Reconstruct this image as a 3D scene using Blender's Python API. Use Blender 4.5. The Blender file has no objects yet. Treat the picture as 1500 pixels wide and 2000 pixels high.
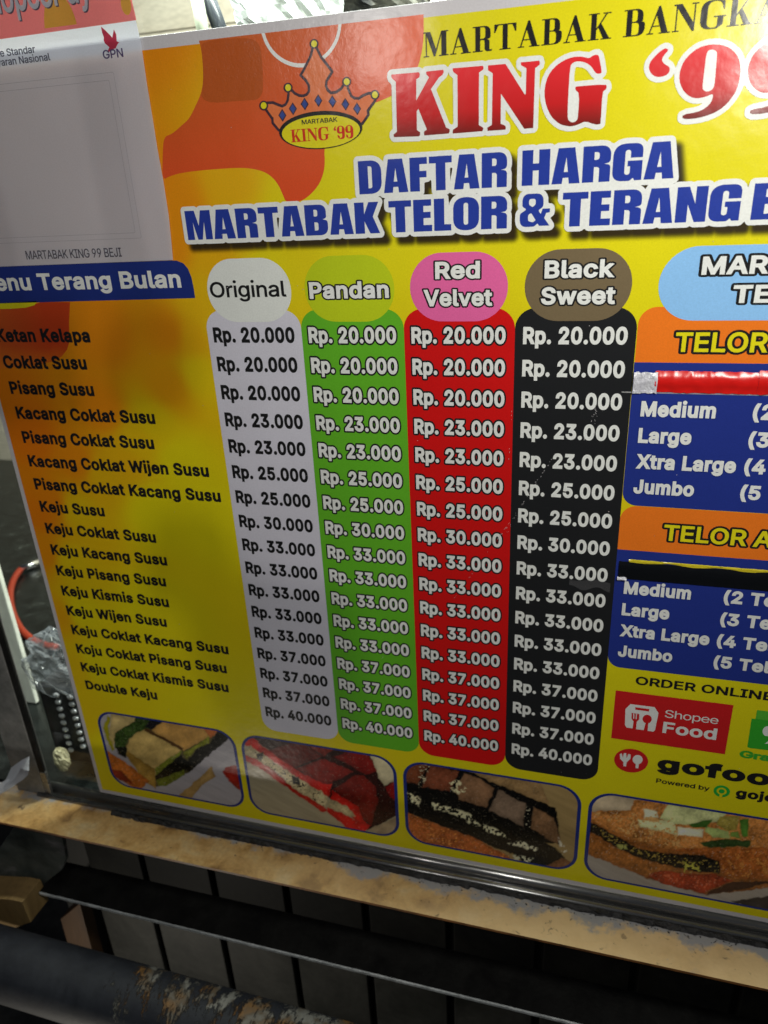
import bpy, bmesh, math, random
import numpy as np
from mathutils import Vector, Matrix
from mathutils.geometry import delaunay_2d_cdt

random.seed(7)
sc = bpy.context.scene
COL = sc.collection
U = 0.024          # one text line of the menu board, in metres

# ------------------------------------------------------------------ camera
# board plane is y = 0 facing -y; camera solved from the board's own print grid
CAM = np.array([14.99643, -22.91937, 4.45610])
RV = np.array([-1.14552786, -0.201006288, -0.215290972])
FPX = 1432.03
def rodr(r):
    t = np.linalg.norm(r); k = r / t
    K = np.array([[0, -k[2], k[1]], [k[2], 0, -k[0]], [-k[1], k[0], 0]])
    return np.eye(3) + math.sin(t) * K + (1 - math.cos(t)) * K @ K
RM = rodr(RV)
def ray(x, y): return RM.T @ np.array([(x - 750) / FPX, -(y - 1000) / FPX, -1])
def P(x, y, Y=0.0):
    d = ray(x, y); q = CAM + (Y - CAM[1]) / d[1] * d
    return (float(q[0]), float(q[2]))
def P3(x, y, Y=0.0):
    a = P(x, y, Y); return (a[0], Y, a[1])
def HZ(x, y, Z):
    d = ray(x, y); q = CAM + (Z - CAM[2]) / d[2] * d
    return (float(q[0]), float(q[1]), Z)
def PR(X, Z):
    """board point(s) -> photo pixel"""
    c = np.stack([X - CAM[0], 0 * X - CAM[1], Z - CAM[2]], -1) @ RM.T
    return 750 + FPX * c[..., 0] / -c[..., 2], 1000 - FPX * c[..., 1] / -c[..., 2]

cd = bpy.data.cameras.new('camera'); cam = bpy.data.objects.new('camera', cd); COL.objects.link(cam)
cd.sensor_fit = 'VERTICAL'; cd.sensor_height = 24.0; cd.lens = FPX / 2000 * 24.0
cd.clip_start = 0.01; cd.clip_end = 50
M4 = Matrix.Identity(4)
for r in range(3):
    for c in range(3): M4[r][c] = RM.T[r][c]
M4.translation = Vector(CAM * U)
cam.matrix_world = M4
sc.camera = cam
cd.dof.use_dof = True; cd.dof.focus_distance = 23.6 * U; cd.dof.aperture_fstop = 5.0

# ------------------------------------------------------------------ world, exposure
w = bpy.data.worlds.new('World'); sc.world = w; w.use_nodes = True
bg = w.node_tree.nodes['Background']; bg.inputs[0].default_value = (0.55, 0.6, 0.7, 1); bg.inputs[1].default_value = 0.065
sc.view_settings.view_transform = 'Standard'; sc.view_settings.look = 'None'
sc.view_settings.exposure = 0.0; sc.view_settings.gamma = 1.0; sc.view_settings.use_curve_mapping = False
sc.cycles.max_bounces = 8
sc.cycles.use_denoising = True

# ------------------------------------------------------------------ lamps (night stall lamps and added fills)
def lamp(name, loc, target, size, power, col, sizey=None):
    l = bpy.data.lights.new(name, 'AREA'); l.energy = power; l.color = col
    l.shape = 'RECTANGLE'; l.size = size * U; l.size_y = (sizey or size) * U
    o = bpy.data.objects.new(name, l); COL.objects.link(o)
    o.location = Vector(loc) * U
    o.rotation_euler = (Vector(target) - Vector(loc)).to_track_quat('-Z', 'Y').to_euler()
    return o
lamp('stall_lamp', (22, -16, 10), (13, 0, 0), 3, 2.05, (1.0, 0.98, 0.90))
lamp('street_lamp_light', (.4, -28.6, 13), (4, 0, -6), 1.2, .86, (1.0, 0.95, 0.88))
lamp('low_left_fill', (-12, -18, -45), (-6, 0, -14), 2, 1.05, (1.0, 0.93, 0.80))  # added fill brightening the lower left, no such lamp seen
lamp('counter_lamp', (12, 22, 32), (4, 44, 10), 14, 34, (1.0, 1.0, 0.93), 4)
lamp('window_fill', (2, .9, 22), (2, 5, -20), 34, 20, (0.97, 1.0, 0.93), 1.4)  # added unseen fill for the inner post and the sticker's back

# ------------------------------------------------------------------ 2-D shape tools
def inside(loops, X, Y, nz=False):
    w=np.zeros(X.shape,int)
    for l in loops:
        n=len(l)
        for i in range(n):
            x0,y0=l[i]; x1,y1=l[(i+1)%n]
            if y0==y1: continue
            up=y1>y0
            m=((Y>=y0)&(Y<y1)) if up else ((Y>=y1)&(Y<y0))
            xi=x0+(Y-y0)*(x1-x0)/(y1-y0)
            w+=np.where(m&(xi>X),1 if up else -1,0)
    return (w>0) if nz=='pos' else (w!=0) if nz else (w%2!=0)
def dist(loops, X, Y):
    d=np.full(X.shape,1e9)
    for l in loops:
        n=len(l)
        for i in range(n):
            x0,y0=l[i]; x1,y1=l[(i+1)%n]; dx=x1-x0; dy=y1-y0; L=dx*dx+dy*dy
            if L==0: continue
            t=np.clip(((X-x0)*dx+(Y-y0)*dy)/L,0,1)
            np.minimum(d,(X-x0-t*dx)**2+(Y-y0-t*dy)**2,out=d)
    return np.sqrt(d)
def sdf(loops, X, Y, nz=False):
    d=dist(loops,X,Y); return np.where(inside(loops,X,Y,nz),d,-d)   # positive inside
def contour(F, xs, ys):
    # F[j,i] at (xs[i],ys[j]); boundary of F>0, inside kept on the left
    F=np.where(F==0,1e-9,F)
    S=F>0; H,W=F.shape
    c=(S[:-1,:-1]*1+S[:-1,1:]*2+S[1:,1:]*4+S[1:,:-1]*8)
    jj,ii=np.nonzero((c>0)&(c<15))
    T={1:[(3,0)],2:[(0,1)],3:[(3,1)],4:[(1,2)],5:[(3,0),(1,2)],6:[(0,2)],7:[(3,2)],8:[(2,3)],9:[(2,0)],10:[(0,1),(2,3)],11:[(2,1)],12:[(1,3)],13:[(1,0)],14:[(0,3)]}
    nxt={}
    def key(j,i,e):
        return ((j,i,0),(j,i+1,1),(j+1,i,0),(j,i,1))[e]
    for j,i in zip(jj.tolist(),ii.tolist()):
        for a,b in T[int(c[j,i])]: nxt[key(j,i,a)]=key(j,i,b)
    def pt(k):
        j,i,v=k
        if v==0: a,b=F[j,i],F[j,i+1]; t=a/(a-b); return (xs[i]+t*(xs[i+1]-xs[i]),ys[j])
        a,b=F[j,i],F[j+1,i]; t=a/(a-b); return (xs[i],ys[j]+t*(ys[j+1]-ys[j]))
    loops=[]
    while nxt:
        s,k=next(iter(nxt.items())); l=[s]; del nxt[s]
        while k!=s and k in nxt:
            l.append(k); k=nxt.pop(k)
        loops.append([pt(q) for q in l])
    return loops
def dp(l,tol):
    n=len(l)
    if n<4: return l
    a=np.array(l); far=int(np.argmax(((a-a[0])**2).sum(1)))
    def rec(i,j):
        if j<=i+1: return []
        p,q=a[i],a[j%n]; seg=a[i+1:j]; d=q-p; L=math.hypot(*d)
        if L<1e-12: e=np.hypot(*(seg-p).T)
        else: e=abs((seg[:,0]-p[0])*d[1]-(seg[:,1]-p[1])*d[0])/L
        k=int(np.argmax(e))
        if e[k]<tol: return []
        k+=i+1
        return rec(i,k)+[k]+rec(k,j)
    idx=[0]+rec(0,far)+[far]+rec(far,n)
    return [tuple(a[i]) for i in idx]
def offset(loops,r,h,tol,nz=False):
    P=np.concatenate([np.array(l) for l in loops]); m=abs(r)+2*h
    xs=np.arange(P[:,0].min()-m,P[:,0].max()+m+h,h); ys=np.arange(P[:,1].min()-m,P[:,1].max()+m+h,h)
    X,Y=np.meshgrid(xs,ys)
    return [q for q in (dp(l,tol) for l in contour(sdf(loops,X,Y,nz)+r,xs,ys)) if len(q)>2]

def sharpen(l,m):
    """put back right corners that the tracing cut off"""
    i=0
    while i<len(l) and len(l)>4:
        n=len(l); a,b,c,d=l[i-1],l[i],l[(i+1)%n],l[(i+2)%n]
        u=(b[0]-a[0],b[1]-a[1]); v=(d[0]-c[0],d[1]-c[1]); lu=math.hypot(*u); lv=math.hypot(*v); w=math.hypot(c[0]-b[0],c[1]-b[1])
        if w<m and lu>1.7*w and lv>1.7*w and min(lu,lv)>.02:
            cr=(u[0]*v[1]-u[1]*v[0])/(lu*lv)
            if abs(cr)>.75:
                t=((c[0]-b[0])*v[1]-(c[1]-b[1])*v[0])/(u[0]*v[1]-u[1]*v[0]); p=(b[0]+u[0]*t,b[1]+u[1]*t)
                if t>=0 and math.hypot(p[0]-b[0],p[1]-b[1])<1.5*m:
                    l=[q for k,q in enumerate(l) if k!=(i+1)%n]; l[l.index(b)]=p; continue
        i+=1
    return l
def grow(loops,r,h=.011,tol=.002):
    """thicken a glyph with sharp corners"""
    ar=[sum(l[i-1][0]*l[i][1]-l[i][0]*l[i-1][1] for i in range(len(l))) for l in loops]
    if max(ar,key=abs)<0: loops=[l[::-1] for l in loops]
    out=[]
    for l in loops:
        l=[p for i,p in enumerate(l) if math.hypot(p[0]-l[i-1][0],p[1]-l[i-1][1])>1e-5]; n=len(l); q=[]
        for i in range(n):
            a,b,c=l[i-1],l[i],l[(i+1)%n]
            u=(b[0]-a[0],b[1]-a[1]); v=(c[0]-b[0],c[1]-b[1]); lu=math.hypot(*u); lv=math.hypot(*v)
            n1=(u[1]/lu,-u[0]/lu); n2=(v[1]/lv,-v[0]/lv); mx,my=n1[0]+n2[0],n1[1]+n2[1]; ml=mx*mx+my*my
            if ml<.55:
                q+=[(b[0]+n1[0]*r+u[0]/lu*r*.6,b[1]+n1[1]*r+u[1]/lu*r*.6),(b[0]+n2[0]*r-v[0]/lv*r*.6,b[1]+n2[1]*r-v[1]/lv*r*.6)]
            else: k=2*r/ml; q.append((b[0]+mx*k,b[1]+my*k))
        out.append(q)
    return [l for l in (sharpen(k,h*1.7) for k in offset(out,.0004,h,tol,'pos')) if len(l)>2 and abs(sum(l[i-1][0]*l[i][1]-l[i][0]*l[i-1][1] for i in range(len(l))))>.0006]

def round_loop(pts, seg=6):
    """(x, y[, r]) corners -> polyline with rounded corners"""
    out = []; n = len(pts)
    for i, p in enumerate(pts):
        r = p[2] if len(p) > 2 else 0
        if r <= 0: out.append((p[0], p[1])); continue
        a = np.array(pts[i - 1][:2], float); b = np.array(p[:2], float); c = np.array(pts[(i + 1) % n][:2], float)
        u = a - b; v = c - b; lu = np.linalg.norm(u); lv = np.linalg.norm(v); u /= lu; v /= lv
        ang = math.acos(max(-1, min(1, float(u @ v)))); t = min(r / math.tan(ang / 2), lu * .5, lv * .5)
        p0 = b + u * t; p1 = b + v * t
        for k in range(seg + 1):
            s = k / seg; q = (1 - s) ** 2 * p0 + 2 * s * (1 - s) * (b * .86 + (p0 + p1) / 2 * .14) + s * s * p1
            out.append((float(q[0]), float(q[1])))
    return out
def rrect(x0, x1, z0, z1, r, seg=8):
    """true circular corners; r is a number or four (bl, br, tr, tl)"""
    rs = r if isinstance(r, (tuple, list)) else (r,) * 4
    out = []
    for (cx, cz, sx, sz, a0), q in zip(((x0, z0, 1, 1, 180), (x1, z0, -1, 1, 270), (x1, z1, -1, -1, 0), (x0, z1, 1, -1, 90)), rs):
        if q <= 0: out.append((cx, cz)); continue
        for k in range(seg + 1):
            a = math.radians(a0 + 90 * k / seg)
            out.append((cx + sx * q + q * math.cos(a), cz + sz * q + q * math.sin(a)))
    return out
def ell(cx, cz, rx, rz, rot=0, n=40):
    c, s = math.cos(rot), math.sin(rot)
    return [(cx + rx * math.cos(t) * c - rz * math.sin(t) * s, cz + rx * math.cos(t) * s + rz * math.sin(t) * c)
            for t in [2 * math.pi * k / n for k in range(n)]]
def area(l): return sum(l[i - 1][0] * l[i][1] - l[i][0] * l[i - 1][1] for i in range(len(l))) / 2
def pin(p, l):
    c = False
    for i in range(len(l)):
        (x0, y0), (x1, y1) = l[i - 1], l[i]
        if (y0 > p[1]) != (y1 > p[1]) and p[0] < (x1 - x0) * (p[1] - y0) / (y1 - y0) + x0: c = not c
    return c
def tess(loops):
    """loops (outer and holes, any order) -> verts, tris"""
    pts, edges = [], []
    for l in loops:
        n = len(pts); pts += [Vector((p[0], p[1])) for p in l]; edges += [(n + i, n + (i + 1) % len(l)) for i in range(len(l))]
    vo, _, fo, *_r = delaunay_2d_cdt(pts, edges, [], 0, 1e-7)
    V = [(v.x, v.y) for v in vo]; T = []
    if not fo: return V, T
    A = np.array(V); ids = [f for f in fo if len(f) == 3]; f3 = np.array(ids); C = A[f3].mean(1)
    m = inside(loops, C[:, 0], C[:, 1])
    for ok, f in zip(m.tolist(), ids):
        if not ok: continue
        a, b, c = (V[k] for k in f); ar = (b[0] - a[0]) * (c[1] - a[1]) - (c[0] - a[0]) * (b[1] - a[1])
        if abs(ar) > 1e-10: T.append(tuple(f) if ar > 0 else (f[0], f[2], f[1]))
    return V, T

# ------------------------------------------------------------------ object helpers
EPS = 0.003
def link(name, me, parent=None, **props):
    o = bpy.data.objects.new(name, me); COL.objects.link(o)
    if parent is not None: o.parent = parent
    for k, v in props.items(): o[k] = v
    return o
def thing(name, label, cat, loc, group=None):
    o = bpy.data.objects.new(name, None); COL.objects.link(o); o.location = Vector(loc) * U
    o.empty_display_size = 0.02
    o['label'] = label; o['category'] = cat
    if group: o['group'] = group
    return o
def base_of(parent):
    """world place of a parent, for parts whose vertices are given in world units"""
    v = Vector((0, 0, 0))
    while parent is not None: v += parent.location; parent = parent.parent
    return v
def mesh(name, V, F, mats, parent=None, fm=None, smooth=False, **props):
    b = base_of(parent)
    me = bpy.data.meshes.new(name)
    me.from_pydata([(x * U - b.x, y * U - b.y, z * U - b.z) for x, y, z in V], [], F)
    for m in (mats if isinstance(mats, (list, tuple)) else [mats]): me.materials.append(m)
    if fm is not None: me.polygons.foreach_set('material_index', fm)
    if smooth: me.polygons.foreach_set('use_smooth', [True] * len(F))
    me.update()
    return link(name, me, parent, **props)
def flat(name, items, parent, **props):
    """printed flat shapes: items = [(loops, layer, material)] on the board plane"""
    V, F, fm, mats = [], [], [], []
    for loops, layer, m in items:
        if m not in mats: mats.append(m)
        v, t = tess([l for l in loops if len(l) > 2]); n = len(V)
        V += [(p[0], -layer * EPS, p[1]) for p in v]; F += [tuple(n + k for k in q) for q in t]
        fm += [mats.index(m)] * len(t)
    return mesh(name, V, F, mats, parent, fm, **props)
def box(V, F, x0, x1, y0, y1, z0, z1):
    n = len(V)
    V += [(x, y, z) for z in (z0, z1) for y in (y0, y1) for x in (x0, x1)]
    F += [tuple(n + k for k in f) for f in ((0, 2, 3, 1), (4, 5, 7, 6), (0, 1, 5, 4), (2, 6, 7, 3), (0, 4, 6, 2), (1, 3, 7, 5))]
def extrude_x(prof, x0, x1, n=1, jit=None):
    """closed (y, z) profile swept along x"""
    V, F = [], []; m = len(prof)
    for k in range(n + 1):
        x = x0 + (x1 - x0) * k / n
        for i, (y, z) in enumerate(prof):
            if jit: dy, dz = jit(x, i)
            else: dy = dz = 0
            V.append((x, y + dy, z + dz))
    for k in range(n):
        for i in range(m):
            a = k * m + i; b = k * m + (i + 1) % m
            F.append((a, b, b + m, a + m))
    F.append(tuple(range(m))[::-1]); F.append(tuple(n * m + i for i in range(m)))
    return V, F
def fix(o, bev=0, seg=2, tri=False):
    bm = bmesh.new(); bm.from_mesh(o.data)
    bmesh.ops.recalc_face_normals(bm, faces=bm.faces)
    if bev: bmesh.ops.bevel(bm, geom=list(bm.edges), offset=bev * U, segments=seg, affect='EDGES', profile=0.5)
    bm.to_mesh(o.data); bm.free(); return o

# ------------------------------------------------------------------ numpy noise
def _h(i, j, s):
    n = np.sin(i * 127.1 + j * 311.7 + s * 74.7) * 43758.5453
    return n - np.floor(n)
def vnoise(x, y, s=0):
    i = np.floor(x); j = np.floor(y); u = x - i; v = y - j
    u = u * u * (3 - 2 * u); v = v * v * (3 - 2 * v)
    return (_h(i, j, s) * (1 - u) + _h(i + 1, j, s) * u) * (1 - v) + (_h(i, j + 1, s) * (1 - u) + _h(i + 1, j + 1, s) * u) * v
def fbm(x, y, s=0, o=4):
    r = 0; a = .5; t = 0
    for k in range(o): r = r + a * vnoise(x * 2 ** k, y * 2 ** k, s + k * 7); t += a; a *= .5
    return r / t
def lin(c):
    c = np.array(c, float) / 255
    return np.where(c <= .04045, c / 12.92, ((c + .055) / 1.055) ** 2.4)

# ------------------------------------------------------------------ materials
def nodes(name):
    m = bpy.data.materials.new(name); m.use_nodes = True; nt = m.node_tree
    return m, nt, nt.nodes['Principled BSDF']
def N(nt, t, **kw):
    n = nt.nodes.new(t)
    for k, v in kw.items():
        if k.startswith('_'): setattr(n, k[1:], v)
        else: n.inputs[k.replace('__', ' ')].default_value = v
    return n
def film_bump(nt, b, amt=1.0):
    """orange peel of the laminate, wrinkles and bubbles towards the board's top left"""
    tc = N(nt, 'ShaderNodeNewGeometry')
    n1 = N(nt, 'ShaderNodeTexNoise', Scale=260.0, Detail=2.0)
    n2 = N(nt, 'ShaderNodeTexNoise', Scale=22.0, Detail=3.0)
    n3 = N(nt, 'ShaderNodeTexNoise', Scale=420.0, Detail=3.0, Distortion=1.2)
    for n in (n1, n2, n3): nt.links.new(tc.outputs['Position'], n.inputs['Vector'])
    sx = N(nt, 'ShaderNodeSeparateXYZ'); nt.links.new(tc.outputs['Position'], sx.inputs[0])
    def mr(out, a, c):
        q = N(nt, 'ShaderNodeMapRange', _interpolation_type='SMOOTHSTEP'); nt.links.new(out, q.inputs[0])
        q.inputs[1].default_value = a; q.inputs[2].default_value = c; return q.outputs[0]
    mask = N(nt, 'ShaderNodeMath', _operation='MULTIPLY')
    nt.links.new(mr(sx.outputs['Z'], 5.0 * U, 8.6 * U), mask.inputs[0]); nt.links.new(mr(sx.outputs['X'], 11 * U, 1 * U), mask.inputs[1])
    m2 = N(nt, 'ShaderNodeMath', _operation='MULTIPLY'); nt.links.new(mask.outputs[0], m2.inputs[0]); nt.links.new(n3.outputs[0], m2.inputs[1])
    b1 = N(nt, 'ShaderNodeBump', Strength=0.05 * amt, Distance=0.001); nt.links.new(n1.outputs[0], b1.inputs['Height'])
    b2 = N(nt, 'ShaderNodeBump', Strength=0.16 * amt, Distance=0.006); nt.links.new(n2.outputs[0], b2.inputs['Height']); nt.links.new(b1.outputs[0], b2.inputs['Normal'])
    b3 = N(nt, 'ShaderNodeBump', Strength=0.16 * amt, Distance=0.0012); nt.links.new(m2.outputs[0], b3.inputs['Height']); nt.links.new(b2.outputs[0], b3.inputs['Normal'])
    nt.links.new(b3.outputs[0], b.inputs['Normal'])
ROUGH = 0.23
def ink(name, col, rough=ROUGH, attr=False, spec=0.28):
    """one flat ink under laminate, with the faint mottling of cheap inkjet print"""
    m, nt, b = nodes(name)
    b.inputs['Roughness'].default_value = rough; b.inputs['Specular IOR Level'].default_value = spec
    tc = N(nt, 'ShaderNodeNewGeometry')
    nz = N(nt, 'ShaderNodeTexNoise', Scale=900.0, Detail=1.0); nt.links.new(tc.outputs['Position'], nz.inputs['Vector'])
    nl = N(nt, 'ShaderNodeTexNoise', Scale=9.0, Detail=4.0); nt.links.new(tc.outputs['Position'], nl.inputs['Vector'])
    ad = N(nt, 'ShaderNodeMath', _operation='ADD'); nt.links.new(nz.outputs[0], ad.inputs[0]); nt.links.new(nl.outputs[0], ad.inputs[1])
    mr = N(nt, 'ShaderNodeMapRange'); nt.links.new(ad.outputs[0], mr.inputs[0])
    mr.inputs[1].default_value = .6; mr.inputs[2].default_value = 1.4; mr.inputs[3].default_value = .90; mr.inputs[4].default_value = 1.06
    mx = N(nt, 'ShaderNodeVectorMath', _operation='SCALE'); nt.links.new(mr.outputs[0], mx.inputs['Scale'])
    if attr:
        a = N(nt, 'ShaderNodeAttribute', _attribute_name='ink'); nt.links.new(a.outputs['Color'], mx.inputs[0])
    else: mx.inputs[0].default_value = tuple(col)[:3]
    nt.links.new(mx.outputs[0], b.inputs['Base Color'])
    film_bump(nt, b)
    return m
M = {}
def mk(key, name, col, **k): M[key] = ink(name, col, **k)
mk('white', 'white_ink', (.80, .82, .80)); mk('paper', 'white_margin', (.62, .60, .63))
mk('black', 'black_ink', (.016, .016, .017)); mk('blue', 'title_blue_ink', (.022, .048, .34)); mk('navy', 'navy_ink', (.017, .035, .22))
mk('green', 'green_ink', (.13, .47, .025)); mk('red', 'red_ink', (.66, .010, .010)); mk('colwhite', 'lilac_white_ink', (.70, .69, .79))
mk('colblack', 'column_black_ink', (.017, .018, .020)); mk('pillwhite', 'pill_white_ink', (.80, .83, .80)); mk('pandan', 'lime_ink', (.52, .63, .015))
mk('pink', 'pink_ink', (.80, .14, .38)); mk('taupe', 'taupe_ink', (.18, .135, .075)); mk('sky', 'sky_blue_ink', (.27, .54, .90))
mk('orange', 'orange_ink', (.87, .20, .018)); mk('panel', 'panel_blue_ink', (.020, .038, .26)); mk('yellow', 'yellow_ink', (.76, .68, .012))
mk('crown', 'crown_orange_ink', (.76, .19, .06)); mk('diamond', 'diamond_blue_ink', (.035, .07, .30)); mk('plum', 'plum_outline_ink', (.05, .025, .04))
mk('logored', 'logo_red_ink', (.62, .03, .012)); mk('shopee', 'service_red_ink', (.60, .018, .02)); mk('grab', 'service_green_ink', (.04, .40, .03))
mk('grab2', 'service_light_green_ink', (.10, .48, .04)); mk('gojek', 'ring_green_ink', (.02, .42, .05)); mk('dorange', 'print_orange_red_ink', (.74, .135, .035))
mk('art', 'painted_print_ink', None, attr=True)
def gradient_ink(name, z0, z1, stops):
    m = ink(name, (1, 1, 1)); nt = m.node_tree; b = nt.nodes['Principled BSDF']
    g = N(nt, 'ShaderNodeNewGeometry'); s = N(nt, 'ShaderNodeSeparateXYZ'); nt.links.new(g.outputs['Position'], s.inputs[0])
    mr = N(nt, 'ShaderNodeMapRange'); nt.links.new(s.outputs['Z'], mr.inputs[0]); mr.inputs[1].default_value = z0 * U; mr.inputs[2].default_value = z1 * U
    r = N(nt, 'ShaderNodeValToRGB'); nt.links.new(mr.outputs[0], r.inputs[0])
    e = r.color_ramp.elements
    while len(e) < len(stops): e.new(.5)
    for q, (p, c) in zip(e, stops): q.position = p; q.color = (*c, 1)
    nt.links.new(r.outputs[0], b.inputs['Base Color']); return m
M['king'] = gradient_ink('king_red_to_black_ink', 5.35, 7.6, [(0, (.035, .014, .012)), (.18, (.10, .016, .012)), (.48, (.55, .016, .018)), (1, (.78, .03, .04))])
def shadow_ink():
    m, nt, b = nodes('soft_printed_shadow'); b.inputs['Base Color'].default_value = (.035, .022, .008, 1); b.inputs['Roughness'].default_value = ROUGH
    a = N(nt, 'ShaderNodeAttribute', _attribute_name='ink'); nt.links.new(a.outputs['Fac'], b.inputs['Alpha']); return m
M['shadow'] = shadow_ink()

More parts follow.
